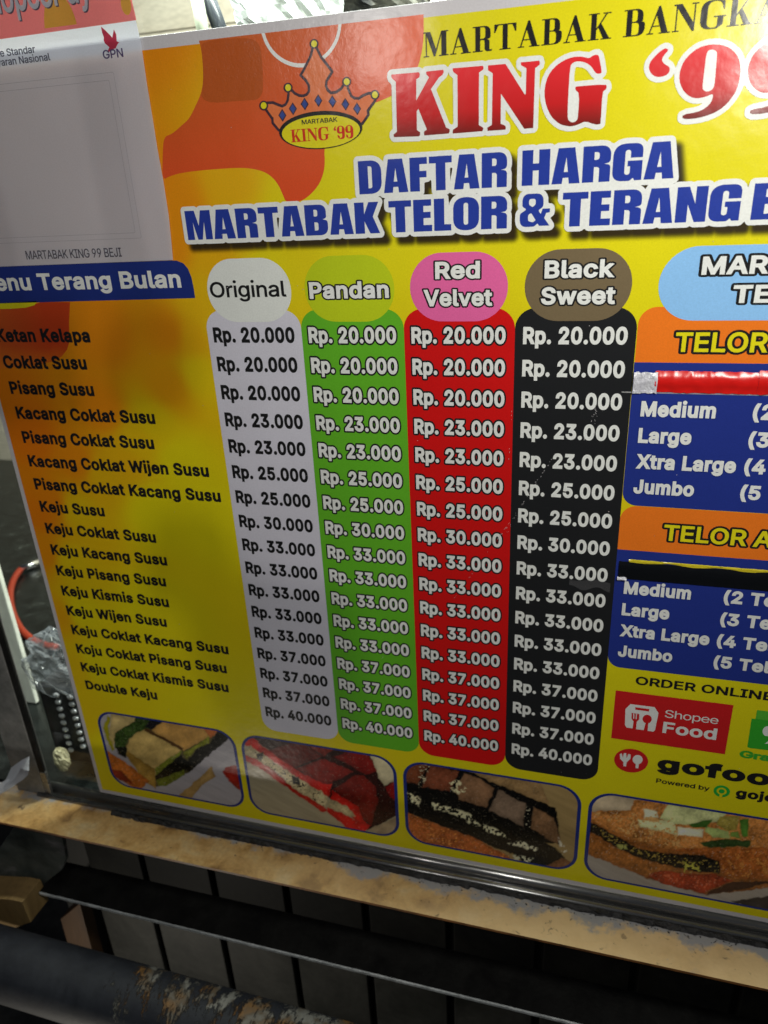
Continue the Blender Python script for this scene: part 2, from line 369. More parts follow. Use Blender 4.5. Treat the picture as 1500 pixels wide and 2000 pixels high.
# ------------------------------------------------------------------ lettering
# sans capitals, small letters and figures: advance, outlines as x,y,x,y... (1000 = one em)
GLYPHS = {
  'A': (480, [[15,-1,201,509,277,509,464,-1,394,2,344,141,136,141,86,-1], [156,199,316,199,322,203,238,450]]),
  'B': (456, [[59,-1,61,509,263,509,299,503,329,491,359,470,381,443,395,407,399,365,392,329,378,305,359,287,317,263,347,255,371,241,391,221,407,195,416,167,419,131,415,101,403,71,387,47,366,29,341,16,311,6,257,-1], [126,59,263,59,293,63,317,72,341,94,353,119,354,149,344,179,331,197,318,209,281,226,245,230,126,230], [126,287,251,287,275,292,299,304,320,323,333,353,333,389,324,413,300,437,269,448,239,451,126,449]]),
  'C': (510, [[213,-2,165,16,127,40,93,75,70,112,52,160,41,214,40,274,47,328,61,376,80,412,105,447,141,478,177,499,219,512,267,516,315,512,345,503,375,490,422,454,441,430,458,400,469,370,471,349,409,347,392,388,374,412,345,435,315,448,286,454,255,455,225,450,192,436,165,418,144,394,126,364,113,328,106,286,105,238,109,196,122,154,146,112,177,82,219,61,267,54,315,61,358,82,387,113,410,160,475,161,460,112,441,79,413,46,381,22,345,6,303,-5,255,-7]]),
  'D': (502, [[59,-1,61,509,263,507,311,497,353,479,389,452,418,419,441,377,455,329,462,275,459,203,447,149,425,103,407,77,377,47,341,25,305,11,239,0], [126,59,233,58,269,63,293,70,317,81,344,101,360,119,377,147,390,185,397,227,397,281,391,323,379,359,361,389,339,413,311,432,275,445,245,450,126,449]]),
  'E': (419, [[59,-1,61,509,371,510,371,452,126,449,126,287,356,286,356,233,353,228,347,228,126,227,125,65,126,59,131,58,376,58,376,-1]]),
  'F': (410, [[59,-1,61,509,370,509,370,451,126,449,126,281,347,279,347,227,346,221,341,220,125,220,125,-1]]),
  'G': (520, [[213,-2,165,15,127,40,93,75,70,112,51,160,41,214,40,274,47,328,61,376,83,418,111,454,140,478,177,499,219,512,267,516,315,511,369,492,393,478,417,458,436,436,453,410,466,382,474,352,471,348,465,348,408,348,387,391,369,414,341,436,309,449,279,454,243,454,213,446,189,435,165,418,140,388,121,352,110,316,105,268,105,226,112,184,124,148,142,118,165,92,189,74,219,61,255,54,291,55,327,64,352,76,375,96,396,124,409,160,414,196,282,198,282,256,477,256,479,190,475,154,465,118,446,82,417,47,387,24,351,7,309,-4,267,-8]]),
  'H': (517, [[59,-1,61,509,125,510,125,290,389,290,392,510,456,509,458,-1,391,-1,391,231,125,231,125,-1]]),
  'I': (300, [[30,-1,30,58,116,59,117,451,30,451,32,509,270,509,270,451,184,449,183,58,270,58,270,-1]]),
  'J': (396, [[140,-3,95,16,74,33,56,54,42,82,36,106,32,172,98,173,100,124,106,100,121,76,146,58,176,51,206,53,230,62,249,76,263,100,271,136,271,508,337,510,337,148,335,112,327,82,316,58,302,40,284,23,260,8,230,-2,200,-7,170,-7]]),
  'K': (467, [[59,-1,61,509,125,510,125,244,127,251,191,323,359,505,365,510,446,509,444,503,245,287,450,-1,371,0,197,243,126,167,125,-1]]),
  'L': (393, [[59,-1,59,509,124,509,126,59,362,57,362,-1]]),
  'M': (628, [[59,-1,61,509,152,510,279,185,311,87,317,83,351,185,476,510,569,509,569,-1,504,-1,503,424,460,299,341,-1,286,-1,166,299,125,416,121,401,123,-1]]),
  'N': (523, [[59,-1,61,509,137,508,350,173,395,94,400,101,398,510,464,509,464,-1,386,-1,199,293,125,419,122,413,126,287,125,0]]),
  'O': (533, [[213,-2,165,16,128,40,93,76,70,112,52,160,41,214,40,274,47,328,61,376,80,412,107,448,141,478,177,499,219,512,267,516,315,511,362,496,405,469,437,436,464,394,482,346,492,292,493,232,486,178,472,130,449,88,420,52,387,27,357,10,309,-4,267,-8], [228,58,267,54,297,57,327,66,357,82,381,104,400,130,414,160,424,196,429,238,428,286,421,328,407,364,387,397,360,424,329,442,297,452,267,455,231,451,201,441,174,424,153,406,133,376,117,340,109,310,105,268,106,220,113,178,127,142,146,112,169,88,195,71]]),
  'P': (444, [[59,-1,61,509,263,508,299,502,335,487,359,469,378,449,393,425,404,395,409,359,408,323,402,293,389,263,373,239,353,220,329,205,299,193,251,185,125,185,125,-1], [126,245,257,245,287,252,314,269,335,299,344,341,339,383,332,401,320,419,293,439,263,449,227,451,126,449]]),
  'Q': (533, [[399,-47,357,9,303,-5,249,-7,201,1,159,19,126,41,97,71,76,101,57,143,44,197,40,251,44,311,57,365,77,407,111,453,147,483,189,503,231,514,267,516,315,511,357,498,393,478,426,449,450,419,472,377,485,335,492,293,493,233,487,179,477,143,457,101,432,65,405,38,470,-49], [224,59,255,54,279,54,319,61,244,159,313,160,367,89,389,113,405,140,417,167,424,197,429,239,428,287,420,329,407,365,384,401,359,425,327,443,297,452,267,455,231,451,201,441,175,425,153,406,133,377,117,341,109,311,105,269,106,221,113,179,124,149,145,113,165,91,194,71]]),
  'R': (449, [[59,-1,61,509,263,508,299,502,335,488,371,461,392,431,407,389,410,341,403,299,383,259,353,229,316,209,429,-1,353,-1,245,197,125,197,125,-1], [126,257,257,257,293,266,317,281,335,306,344,347,339,389,323,419,299,438,263,449,126,449]]),
  'S': (447, [[169,-5,115,14,76,44,61,62,49,86,37,137,103,137,117,98,132,80,145,70,187,54,241,51,289,63,324,86,336,104,343,122,342,158,328,182,301,201,265,215,151,249,116,266,91,284,69,308,56,338,51,374,55,404,66,434,82,458,103,478,133,497,169,510,199,515,241,516,277,511,325,494,365,464,391,425,402,377,337,378,325,412,301,437,259,454,211,457,169,448,151,438,133,423,118,392,119,356,133,332,163,312,199,298,307,266,337,252,367,232,390,206,402,182,409,146,406,110,397,80,379,53,355,29,325,11,289,-2,253,-8,211,-9]]),
  'T': (449, [[193,-1,191,449,31,451,33,509,418,510,418,452,258,449,258,-1]]),
  'V': (480, [[18,509,85,510,200,185,238,68,244,65,286,197,394,508,464,509,278,-1,203,-1]]),
  'W': (686, [[18,509,83,510,168,179,190,83,196,77,220,185,306,509,380,510,467,179,490,81,496,82,522,197,603,509,670,509,531,-1,455,-1,365,329,346,416,340,415,322,334,232,1,154,-1]]),
  'X': (474, [[17,-1,200,261,29,509,105,510,239,307,278,371,373,510,448,509,277,263,457,-1,381,-1,282,143,238,216,197,151,92,-1]]),
  'Y': (472, [[203,-1,202,209,18,509,92,510,238,267,277,341,381,509,457,510,270,209,268,-1]]),
  'a': (389, [[120,-5,96,4,72,18,54,35,40,57,32,81,30,111,32,135,41,159,66,186,102,205,144,215,240,228,264,235,274,249,272,279,266,297,252,313,234,324,210,329,174,328,144,319,121,303,100,273,39,291,55,321,76,345,96,359,126,374,156,382,192,385,228,382,258,375,288,360,306,345,324,319,334,291,337,255,337,-1,276,-1,276,51,246,18,210,-2,168,-9], [137,51,168,46,198,49,222,57,248,75,262,93,272,117,274,186,240,177,150,162,126,154,106,141,94,117,95,87,102,74,113,63]]),
  'b': (424, [[190,-4,172,3,148,20,118,57,113,51,112,1,52,-1,52,510,114,510,114,327,117,321,148,358,184,379,226,385,274,379,310,363,345,333,368,297,384,255,391,201,387,141,374,93,351,51,322,21,280,-1,232,-9], [193,51,238,49,262,56,280,67,298,85,310,105,325,153,327,189,325,219,319,249,310,273,298,292,280,310,262,321,238,328,196,327,178,321,160,310,133,279,117,231,115,165,128,111,141,87,154,73,172,59]]),
  'c': (396, [[165,-4,135,6,105,23,81,46,57,81,43,117,35,159,34,201,39,243,50,279,65,309,87,337,111,357,135,371,171,382,207,385,243,382,285,368,320,345,345,315,363,276,303,261,292,285,279,301,262,315,243,324,219,328,195,328,171,323,153,315,135,300,119,279,101,231,98,171,102,141,112,111,129,83,150,63,171,53,201,47,237,51,267,65,290,87,303,117,364,103,353,75,338,51,321,32,291,11,261,-1,231,-8,195,-9]]),
  'd': (424, [[153,-4,117,12,89,33,65,63,48,99,36,147,33,189,38,243,51,285,70,321,99,352,129,371,171,383,213,384,249,375,279,355,309,320,310,510,373,510,373,-1,312,-1,312,51,309,58,278,21,243,-1,201,-9], [177,51,201,48,225,49,243,55,261,65,279,81,291,99,307,147,310,213,297,267,283,291,267,308,249,320,225,327,201,329,177,326,143,309,117,278,101,231,98,171,102,141,112,111,125,87,141,70,159,58]]),
  'e': (404, [[165,-4,129,9,101,27,76,51,57,81,42,117,35,159,34,201,39,243,50,279,65,309,87,338,111,358,135,371,171,382,207,385,243,381,273,372,301,357,322,339,341,315,357,285,366,255,371,219,372,169,99,168,99,147,109,111,123,87,147,65,171,53,201,47,237,49,267,60,286,75,306,106,366,91,354,63,339,43,315,21,291,7,261,-3,231,-8,195,-8], [97,222,308,222,297,267,274,303,243,323,207,329,165,322,134,303,119,285,109,267]]),
  'f': (254, [[80,-1,80,326,6,326,6,380,78,381,80,443,85,467,99,491,120,511,144,523,174,530,210,530,234,525,242,521,242,515,228,468,198,473,174,470,157,461,146,443,143,425,144,381,228,379,229,326,142,326,143,-1]]),
  'g': (425, [[153,-146,117,-134,87,-115,63,-91,49,-69,99,-41,135,-77,171,-93,219,-96,247,-91,267,-83,291,-65,306,-37,311,-7,311,65,303,62,285,39,266,23,243,11,219,5,183,4,153,9,123,20,93,40,75,59,58,83,39,137,34,179,34,215,38,245,49,281,67,317,87,341,117,364,147,378,195,385,243,378,279,356,309,320,312,323,312,380,373,380,373,-7,370,-43,363,-67,351,-90,334,-109,315,-124,291,-136,261,-146,225,-151,189,-151], [171,65,195,60,219,61,243,66,261,75,288,101,306,143,311,203,307,239,300,263,287,287,272,305,255,317,231,326,207,329,183,327,165,322,147,312,132,299,119,281,102,239,98,179,102,149,109,125,132,89,147,76]]),
  'h': (410, [[52,-1,52,509,114,510,114,335,118,324,140,353,166,371,196,382,238,385,274,378,302,365,323,347,343,317,353,287,358,251,358,-1,295,-1,295,239,291,269,280,294,262,313,238,325,208,328,178,324,154,312,136,295,124,275,115,233,114,-1]]),
  'i': (167, [[52,-1,52,380,112,380,115,-1], [76,443,59,449,47,461,42,473,41,491,46,504,58,517,76,524,94,523,111,515,122,503,126,491,126,473,118,459,106,448,94,443]]),
  'j': (167, [[-11,-144,-11,-86,19,-84,33,-77,44,-65,51,-41,53,379,109,380,113,379,114,373,114,-29,111,-65,97,-100,73,-125,37,-140], [73,443,57,451,46,463,41,475,41,493,49,509,61,519,79,524,97,522,109,516,121,505,126,493,126,475,121,463,109,450,91,443]]),
  'k': (381, [[52,-1,52,509,114,510,114,221,118,212,281,377,286,380,352,380,359,377,203,215,374,-1,292,2,154,177,114,137,115,-1]]),
  'l': (189, [[142,-3,106,1,82,12,64,33,53,63,52,510,114,510,115,81,121,63,130,55,142,53,170,55,182,2]]),
  'm': (610, [[52,-1,52,380,112,379,113,335,118,325,136,351,160,371,184,381,214,387,250,383,275,371,300,347,316,317,340,347,358,363,388,379,418,386,454,386,484,379,514,362,533,341,549,311,557,269,556,-1,496,-1,495,251,492,281,484,299,466,316,442,327,418,330,388,325,364,312,348,293,338,269,334,-1,274,0,272,275,266,293,250,313,226,326,202,330,178,327,154,317,136,302,123,281,115,245,114,-1]]),
  'n': (410, [[52,-1,52,380,112,378,113,335,118,324,130,342,148,360,172,374,196,382,226,385,256,383,280,376,304,364,323,347,340,324,350,299,355,275,358,-1,295,-1,295,239,291,269,280,294,262,313,238,325,208,328,178,324,154,312,136,295,124,275,115,233,114,-1]]),
  'o': (415, [[165,-4,135,6,105,23,81,46,57,81,43,117,35,159,34,201,39,243,50,279,65,309,87,337,111,357,135,371,171,382,207,385,243,382,279,371,309,353,337,327,357,297,372,261,380,219,381,171,377,135,366,99,351,69,333,45,303,19,279,5,243,-6,207,-9], [177,51,201,47,225,48,249,55,267,65,285,81,297,99,308,123,316,153,318,189,316,219,309,249,300,273,285,294,267,311,249,321,225,328,183,327,165,321,145,309,129,293,116,273,100,225,98,165,112,111,126,87,141,70,159,58]]),
  'p': (424, [[52,-144,52,379,112,380,113,331,118,321,148,358,169,373,190,381,214,385,244,385,292,373,322,355,347,331,370,295,383,259,390,217,390,163,383,121,371,85,349,49,322,21,286,1,250,-8,208,-8,178,1,148,20,118,57,114,49,114,-144], [206,49,250,52,268,59,286,73,312,109,322,139,326,169,324,229,316,259,305,283,291,301,274,315,256,323,232,328,208,328,184,323,166,314,149,301,127,265,114,211,116,151,124,121,135,97,148,79,166,63,184,54]]),
  'r': (259, [[52,-1,52,380,112,378,113,335,118,329,136,355,166,376,202,385,244,384,244,323,202,325,172,319,142,302,122,275,115,239,114,-1]]),
  's': (365, [[131,-3,95,11,65,33,47,59,35,93,95,106,109,75,131,57,161,48,197,47,227,54,251,69,266,93,265,117,253,135,235,147,125,176,96,189,77,203,58,225,49,249,46,273,50,303,61,327,76,345,95,360,119,373,149,382,179,385,215,384,239,379,269,366,295,345,315,315,325,290,269,277,253,303,233,322,209,330,173,331,143,323,123,309,112,291,110,267,119,249,143,233,257,202,281,191,301,177,317,159,328,135,332,105,327,75,317,52,301,33,281,17,253,3,197,-9,161,-8]]),
  't': (227, [[132,-1,108,9,90,23,75,43,67,67,62,325,6,326,6,379,64,380,64,472,127,472,127,380,205,379,204,329,127,326,127,97,130,73,144,56,168,51,203,54,212,1,174,-5]]),
  'u': (410, [[142,-1,112,12,88,31,68,60,57,90,52,132,52,378,114,378,115,144,118,114,130,85,148,66,172,55,202,51,232,56,256,67,278,90,290,114,295,150,296,378,358,378,358,0,298,0,297,48,292,55,267,24,232,3,190,-6]]),
  'v': (389, [[17,380,85,380,170,143,191,76,197,67,219,143,304,380,371,379,227,-1,162,-1]]),
  'w': (567, [[22,380,88,380,166,90,172,78,196,179,252,380,317,380,394,86,400,83,480,380,544,379,430,-1,368,-1,286,297,280,289,199,-1,137,-1]]),
  'y': (389, [[89,-146,49,-140,61,-85,89,-89,107,-87,125,-78,141,-56,161,-2,16,380,85,380,171,142,191,75,197,69,221,148,305,380,372,380,195,-80,175,-110,155,-128,125,-142]]),
  '0': (453, [[185,-3,149,11,119,32,92,64,73,100,59,142,50,196,47,256,51,316,59,364,73,406,95,448,119,476,149,498,174,508,209,515,251,515,293,503,323,485,353,455,375,418,394,364,403,316,406,256,402,190,394,142,380,100,359,61,335,33,305,11,269,-3,227,-8], [206,52,233,51,257,55,281,67,299,84,317,112,329,142,337,178,342,220,343,268,339,316,329,364,318,394,299,424,281,442,257,454,233,458,209,457,185,449,167,438,149,418,135,394,124,364,116,328,111,286,113,196,121,154,131,124,147,94,161,76,185,60]]),
  '2': (453, [[63,47,280,281,309,325,319,365,318,389,313,407,291,436,261,453,219,459,183,452,153,432,137,407,127,361,65,361,67,389,79,431,94,455,116,479,141,496,171,509,201,515,237,516,267,512,297,502,340,473,355,455,369,431,378,407,381,383,381,353,374,323,353,281,316,233,154,59,390,57,390,-1,63,-1]]),
  '3': (453, [[169,-3,117,16,79,46,54,82,43,130,109,132,119,100,133,81,157,64,193,53,229,51,259,56,289,69,310,88,325,118,328,154,319,189,301,214,277,231,253,241,217,246,156,247,157,300,289,451,68,451,71,508,373,509,373,460,226,292,277,287,307,277,337,260,365,232,382,202,392,166,393,124,383,88,370,64,350,40,328,22,301,8,277,0,241,-7,205,-7]]),
  '4': (453, [[281,-1,279,104,39,105,40,161,249,510,312,510,108,163,279,164,283,317,342,317,344,164,413,161,414,105,345,103,344,-1]]),
  '5': (453, [[173,-2,131,15,93,46,70,82,59,130,119,131,137,92,161,68,197,53,221,51,245,53,263,59,284,70,311,100,320,118,326,142,325,184,316,214,299,241,275,261,251,272,221,276,185,272,155,262,125,245,66,252,95,510,367,510,365,452,152,451,136,304,173,324,215,334,263,331,305,317,341,291,367,256,385,214,391,172,389,130,377,90,359,58,329,28,299,9,257,-4,215,-7]]),
  '7': (453, [[96,-1,322,449,61,451,63,509,390,509,391,449,389,443,165,-1]]),
  '9': (453, [[129,-1,270,203,267,206,249,198,225,194,183,197,145,209,110,233,82,269,68,305,63,353,69,399,78,425,96,455,117,477,146,497,171,508,207,515,237,516,273,510,303,499,332,479,355,455,370,431,382,401,388,371,389,335,383,299,368,257,342,209,201,-1], [212,245,255,248,286,263,312,293,325,329,324,377,309,415,296,431,279,445,243,458,201,456,183,450,165,438,139,407,128,371,129,323,144,287,159,270,176,257]]),
  '.': (188, [[73,1,58,13,50,31,49,49,56,67,68,79,85,86,103,87,121,80,133,69,140,55,142,37,136,19,127,7,109,-3,91,-5]]),
  '(': (273, [[178,-97,166,-79,137,-19,106,71,90,167,90,251,100,323,113,383,136,455,159,509,178,540,237,540,197,443,171,353,156,275,152,203,157,137,171,71,198,-7,237,-97]]),
  ')': (273, [[36,-97,80,5,105,83,118,149,121,209,115,287,98,371,72,455,37,539,96,540,117,503,137,455,166,359,182,263,183,167,176,113,162,53,141,-7,108,-77,96,-97]]),
  '&': (448, [[147,-2,117,8,93,21,75,35,57,56,45,76,37,100,33,130,35,154,44,184,63,214,87,238,133,274,95,328,79,364,75,412,88,454,111,484,141,503,183,514,225,512,267,499,297,475,318,442,324,400,319,370,300,334,273,306,220,265,327,135,342,172,349,225,405,225,408,220,408,202,401,154,384,112,368,88,439,-1,363,0,327,40,291,15,243,-2,195,-8], [158,52,195,47,231,53,267,69,291,86,171,230,135,201,114,178,103,160,98,136,100,112,111,86,129,67], [182,311,229,346,247,364,257,382,261,406,255,430,243,446,225,456,195,460,171,454,153,441,140,418,138,394,143,370,156,346]]),
  "'": (206, [[77,317,70,509,135,510,129,317]]),
  '‘': (177, [[51,317,105,509,152,509,122,317]]),
  ' ': (188, []),
}

SANS = {c: ([[(l[i] / 1000, l[i + 1] / 1000) for i in range(0, len(l), 2)] for l in ls], a / 1000) for c, (a, ls) in GLYPHS.items()}
for _c in 'ij':
    SANS[_c] = ([[(x, y + .035) for x, y in l] if min(p[1] for p in l) > .38 else l for l in SANS[_c][0]], SANS[_c][1])
def hand(d, gap, space):
    f = {}
    for ch, (wd, loops) in d.items():
        f[ch] = ([[(x / 100, y / 100) for x, y in round_loop(l)] for l in loops], (wd + gap) / 100)
    f[' '] = ([], space / 100); return f
# heavy condensed capitals of the two title lines (cap height 100)
BLOCK = hand({
 'M': (90, [[(0,0),(0,100),(34,100),(45,48),(56,100),(90,100),(90,0),(65,0),(65,60),(53,0),(37,0),(25,60),(25,0)]]),
 'A': (76, [[(0,0),(16,100),(60,100),(76,0),(47,0),(45,17),(30,17),(28,0)],[(32,33),(43,33),(38,74)]]),
 'R': (73, [[(0,0),(0,100),(73,100,26),(73,53,12),(56,50),(73,47,12),(73,0),(44,0),(44,42,8),(30,42),(30,0)],[(30,62),(30,83),(43,83,7),(43,62,7)]]),
 'T': (68, [[(20,0),(20,80),(0,80),(0,100),(68,100),(68,80),(49,80),(49,0)]]),
 'B': (74, [[(0,0),(0,100),(70,100,26),(70,56,12),(58,52),(74,48,14),(74,0,26)],[(30,62),(30,84),(42,84,7),(42,62,7)],[(30,16),(30,43),(43,43,8),(43,16,8)]]),
 'K': (77, [[(0,0),(0,100),(30,100),(30,62),(45,100),(76,100),(57,54),(78,0),(47,0),(30,40),(30,0)]]),
 'E': (55, [[(0,0),(0,100),(53,100),(53,80),(30,80),(30,61),(51,61),(51,42),(30,42),(30,20),(55,20),(55,0)]]),
 'L': (50, [[(0,0),(0,100),(30,100),(30,20),(50,20),(50,0)]]),
 'O': (74, [[(0,-1,32),(0,101,32),(74,101,32),(74,-1,32)],[(30,16,8),(30,84,8),(43,84,8),(43,16,8)]]),
 'D': (72, [[(0,0),(0,100),(72,100,32),(72,0,32)],[(30,17),(30,83),(42,83,9),(42,17,9)]]),
 'F': (53, [[(0,0),(0,100),(53,100),(53,80),(30,80),(30,60),(51,60),(51,41),(30,41),(30,0)]]),
 'H': (76, [[(0,0),(0,100),(30,100),(30,62),(46,62),(46,100),(76,100),(76,0),(46,0),(46,42),(30,42),(30,0)]]),
 'G': (76, [[(0,-1,30),(0,101,30),(76,101,30),(76,62),(45,62),(45,84,7),(31,84,7),(31,16,7),(45,16,7),(45,39),(38,39),(38,54),(76,54),(76,0),(58,0),(54,7),(46,-1,8)]]),
 'N': (76, [[(0,0),(0,100),(30,100),(47,52),(47,100),(76,100),(76,0),(48,0),(29,50),(29,0)]]),
 'U': (74, [[(0,-1,30),(0,100),(30,100),(30,16,8),(44,16,8),(44,100),(74,100),(74,-1,30)]]),
}, 6, 22)
# the Bodoni-like capitals of the first line
SERIF = hand({
 'A': (88, [[(0,0),(0,4),(9,4),(40,102),(47,102),(79,4),(88,4),(88,0),(46,0),(46,4),(56,4),(49,27),(21,27),(14,4),(26,4),(26,0)],[(23,31),(47,31),(35,70)]]),
 'M': (108, [[(0,0),(0,4),(10,4),(10,96),(0,96),(0,100),(30,100),(54,28),(78,100),(108,100),(108,96),(99,96),(99,4),(108,4),(108,0),(67,0),(67,4),(78,4),(78,88),(50,0),(45,0),(14,88),(14,4),(24,4),(24,0)]]),
 'R': (82, [[(0,0),(0,4),(11,4),(11,96),(0,96),(0,100),(74,100,26),(74,50,20),(58,48),(70,44,10),(70,4,6),(80,8),(80,0),(50,-1,14),(50,46,8),(31,46),(31,4),(42,4),(42,0)],[(31,51),(31,96),(53,96,16),(53,51,16)]]),
 'T': (90, [[(22,0),(22,4),(35,4),(35,96),(16,96,8),(4,68),(0,68),(0,100),(90,100),(90,68),(86,68),(75,96,8),(55,96),(55,4),(68,4),(68,0)]]),
 'B': (80, [[(0,0),(0,4),(11,4),(11,96),(0,96),(0,100),(72,100,26),(72,52,18),(60,51.5),(80,51,24),(80,0,28)],[(31,54),(31,96),(51,96,16),(51,54,16)],[(31,4),(31,50),(58,50,18),(58,4,18)]]),
 'K': (88, [[(0,0),(0,4),(11,4),(11,96),(0,96),(0,100),(42,100),(42,96),(31,96),(31,42),(66,96),(56,96),(56,100),(86,100),(86,96),(72,96),(49,61),(82,4),(90,4),(90,0),(50,0),(50,4),(59,4),(39,46),(31,35),(31,4),(42,4),(42,0)]]),
 'N': (92, [[(0,0),(0,4),(10,4),(10,94),(0,96),(0,100),(29,100),(76,28),(76,96),(66,96),(66,100),(90,100),(90,96),(80,96),(80,-2),(73,-2),(14,86),(14,4),(24,4),(24,0)]]),
 'G': (90, [[(0,-2,44),(0,102,44),(66,102,16),(76,96),(80,101),(83,101),(85,66),(81,66),(72,98,22),(24,98,24),(24,2,24),(62,2,12),(62,40),(48,40),(48,44),(92,44),(92,40),(82,40),(82,12,8),(62,-2,14)]]),
 'I': (42, [[(0,0),(0,4),(11,4),(11,96),(0,96),(0,100),(42,100),(42,96),(31,96),(31,4),(42,4),(42,0)]]),
 '9': (66, [[(4,30),(6,12),(22,-2,10),(64,-2,34),(66,102,34),(0,102,32),(0,42,28),(40,42,8),(44,48),(44,14,12),(28,2,8),(20,4),(20,18),(14,26)],[(20,52,9),(20,98,10),(44,98,10),(44,52,9)]]),
 '‘': (20, [[(16,102),(2,86,6),(0,66,9),(20,66,9),(18,82,6),(10,84),(19,98)]]),
}, 8, 40)
_gc = {}
def glyph(font, ch, r, up):
    """loops of one glyph grown by r; memoised, cap height not changed by up"""
    k = (id(font), ch, r, up)
    if k not in _gc:
        L = font[ch][0]
        if L and (r or up):
            L = grow(L, r - up) if r - up > .003 else L
            if up: L = offset(L, up, .012, .0025)
        v = tess(L) if L else ([], [])
        _gc[k] = (L, v)
    return _gc[k]
def layout(font, s, a, b, weight, track, z, cap, shear=0):
    """pen positions: char a[0] starts at x=a[1], char b[0] ends at x=b[1]"""
    xs, x = [], 0.0
    for ch in s:
        xs.append(x); x += font[ch][1] + 2 * weight + track
    def ext(ch):
        L = glyph(font, ch, weight, 0)[0]; q = [p[0] for l in L for p in l]
        return min(q) + weight, max(q) + weight
    i, j = a[0], b[0] % len(s)
    n0 = xs[i] + ext(s[i])[0]; n1 = xs[j] + ext(s[j])[1]
    sx = (b[1] - a[1]) / (n1 - n0); H = [p[1] for l in glyph(font, 'T', weight, 0)[0] for p in l]
    h = max(H) + weight; sz = cap / h
    def tr(k, p):
        zz = (p[1] + weight) * sz
        return (a[1] + (xs[k] + p[0] + weight - n0) * sx + shear * zz, z + zz)
    return tr, sx, sz
def text(name, s, a, b, z, cap, mat, parent, layer, weight=0.03, track=-.036, font=SANS, stroke=None, shear=0, **props):
    """a printed line of lettering; stroke=(width, material) puts an outline under it"""
    if not isinstance(a, tuple): a = (0, a)
    if not isinstance(b, tuple): b = (len(s) - 1, b)
    tr, sx, sz = layout(font, s, a, b, weight, track, z, cap, shear)
    V, F, fm = [], [], []
    passes = [(layer + 1, 0, 0)] if not stroke else [(layer, stroke[0], 1), (layer + 1, 0, 0)]
    for ly, st, mi in passes:
        g = round(st * 2 / (sx + sz), 3)
        for k, ch in enumerate(s):
            if not font[ch][0]: continue
            v, t = glyph(font, ch, round(weight + g, 3), g)[1]
            n = len(V); lyk = ly - (0.0 if not mi else 0.02 * (k % 2))
            for p in v: q = tr(k, p); V.append((q[0], -lyk * EPS, q[1]))
            F += [tuple(n + e for e in f) for f in t]; fm += [mi] * len(t)
    return mesh(name, V, F, [mat] + ([stroke[1]] if stroke else []), parent, fm, **props)
def text_loops(font, s, a, b, z, cap, weight=0, track=0):
    if not isinstance(a, tuple): a = (0, a)
    if not isinstance(b, tuple): b = (len(s) - 1, b)
    tr, sx, sz = layout(font, s, a, b, weight, track, z, cap)
    return [[tr(k, p) for p in l] for k, ch in enumerate(s) for l in (glyph(font, ch, weight, 0)[0] if font[ch][0] else [])]

# ------------------------------------------------------------------ the menu board
X0, X1, Z0, Z1 = -7.67, 24.6, -22.5, 9.07
board = thing('menu_poster', 'large yellow printed price poster with crown logo, coloured price columns and food pictures', 'poster', ((X0 + X1) / 2, 0, Z0))
V, F = [], []; box(V, F, X0, X1, 0, 0.10, Z0, Z1)
fix(mesh('backing_sheet', V, F, M['paper'], board), 0.012, 1)

def vcol(me, cols):
    at = me.color_attributes.new('ink', 'FLOAT_COLOR', 'POINT')
    c = np.ones((len(me.vertices), 4), np.float32); c[:, :3] = cols; at.data.foreach_set('color', c.ravel())
def grid(name, xs, zs, colour, layer, mat, parent, keep=None, **props):
    X, Z = np.meshgrid(xs, zs); c = colour(X, Z)
    nx = len(xs); V = [(float(x), -layer * EPS, float(z)) for x, z in zip(X.ravel(), Z.ravel())]
    F = [(j * nx + i, j * nx + i + 1, (j + 1) * nx + i + 1, (j + 1) * nx + i) for j in range(len(zs) - 1) for i in range(nx - 1)
         if keep is None or keep[j, i]]
    o = mesh(name, V, F, mat, parent, **props); vcol(o.data, c.reshape(-1, c.shape[-1]) if c.ndim == 3 else c.reshape(-1, 1)); return o

# background print: how orange the yellow is, sampled at points of the artwork
OR = [(300,380,1),(350,400,.95),(330,480,.95),(450,360,.6),(480,450,.4),(560,420,.1),(420,500,.6),(520,520,.05),(390,600,.5),(330,650,.95),(200,650,1),
      (200,800,1),(330,750,.8),(390,730,.25),(300,830,.25),(270,860,.4),(350,900,.03),(240,900,.55),(200,930,.5),(150,900,1),(60,850,1.15),(100,980,1.05),(150,1000,.35),
      (75,1000,1.1),(90,1080,.95),(135,1100,.25),(120,1200,.7),(155,1200,.03),(145,1300,.35),(190,1300,.0),(170,1400,.25),(220,1450,.0),(300,1000,0),(400,1000,0),
      (600,300,0),(700,450,0),(1000,300,0),(1300,100,0),(300,1200,0),(400,1400,0),(600,1650,0),(1000,1700,0),(1400,1400,0),(1200,1400,0),(0,640,1),(0,760,1.1),
      (260,40,1),(800,60,0),(1400,450,0),(640,300,0),(430,640,.3),(410,580,.45),(380,660,.6)]
OP = np.array([P(a, b) for a, b, c in OR]); OV = np.array([c for a, b, c in OR])
def ground(X, Z):
    q = np.stack([X.ravel(), Z.ravel()], 1); d2 = ((q[:, None] - OP[None]) ** 2).sum(-1) + .08
    wt = d2 ** -2.2; v = (wt * OV).sum(1) / wt.sum(1)
    v = np.clip(v, 0, 1.2)[:, None]
    yel = np.array([.75, .675, .010]); yl = np.array([.82, .71, .008]); ora = np.array([.82, .27, .006])
    left = np.clip((9 - q[:, :1]) / 10, 0, 1); base = yel * (1 - left) + yl * left
    return (base * (1 - v) + ora * v).reshape(X.shape + (3,))
grid('background_print', np.arange(-7.47, 24.41, .2), np.arange(-22.26, 8.81, .1999), ground, 1, M['art'], board)

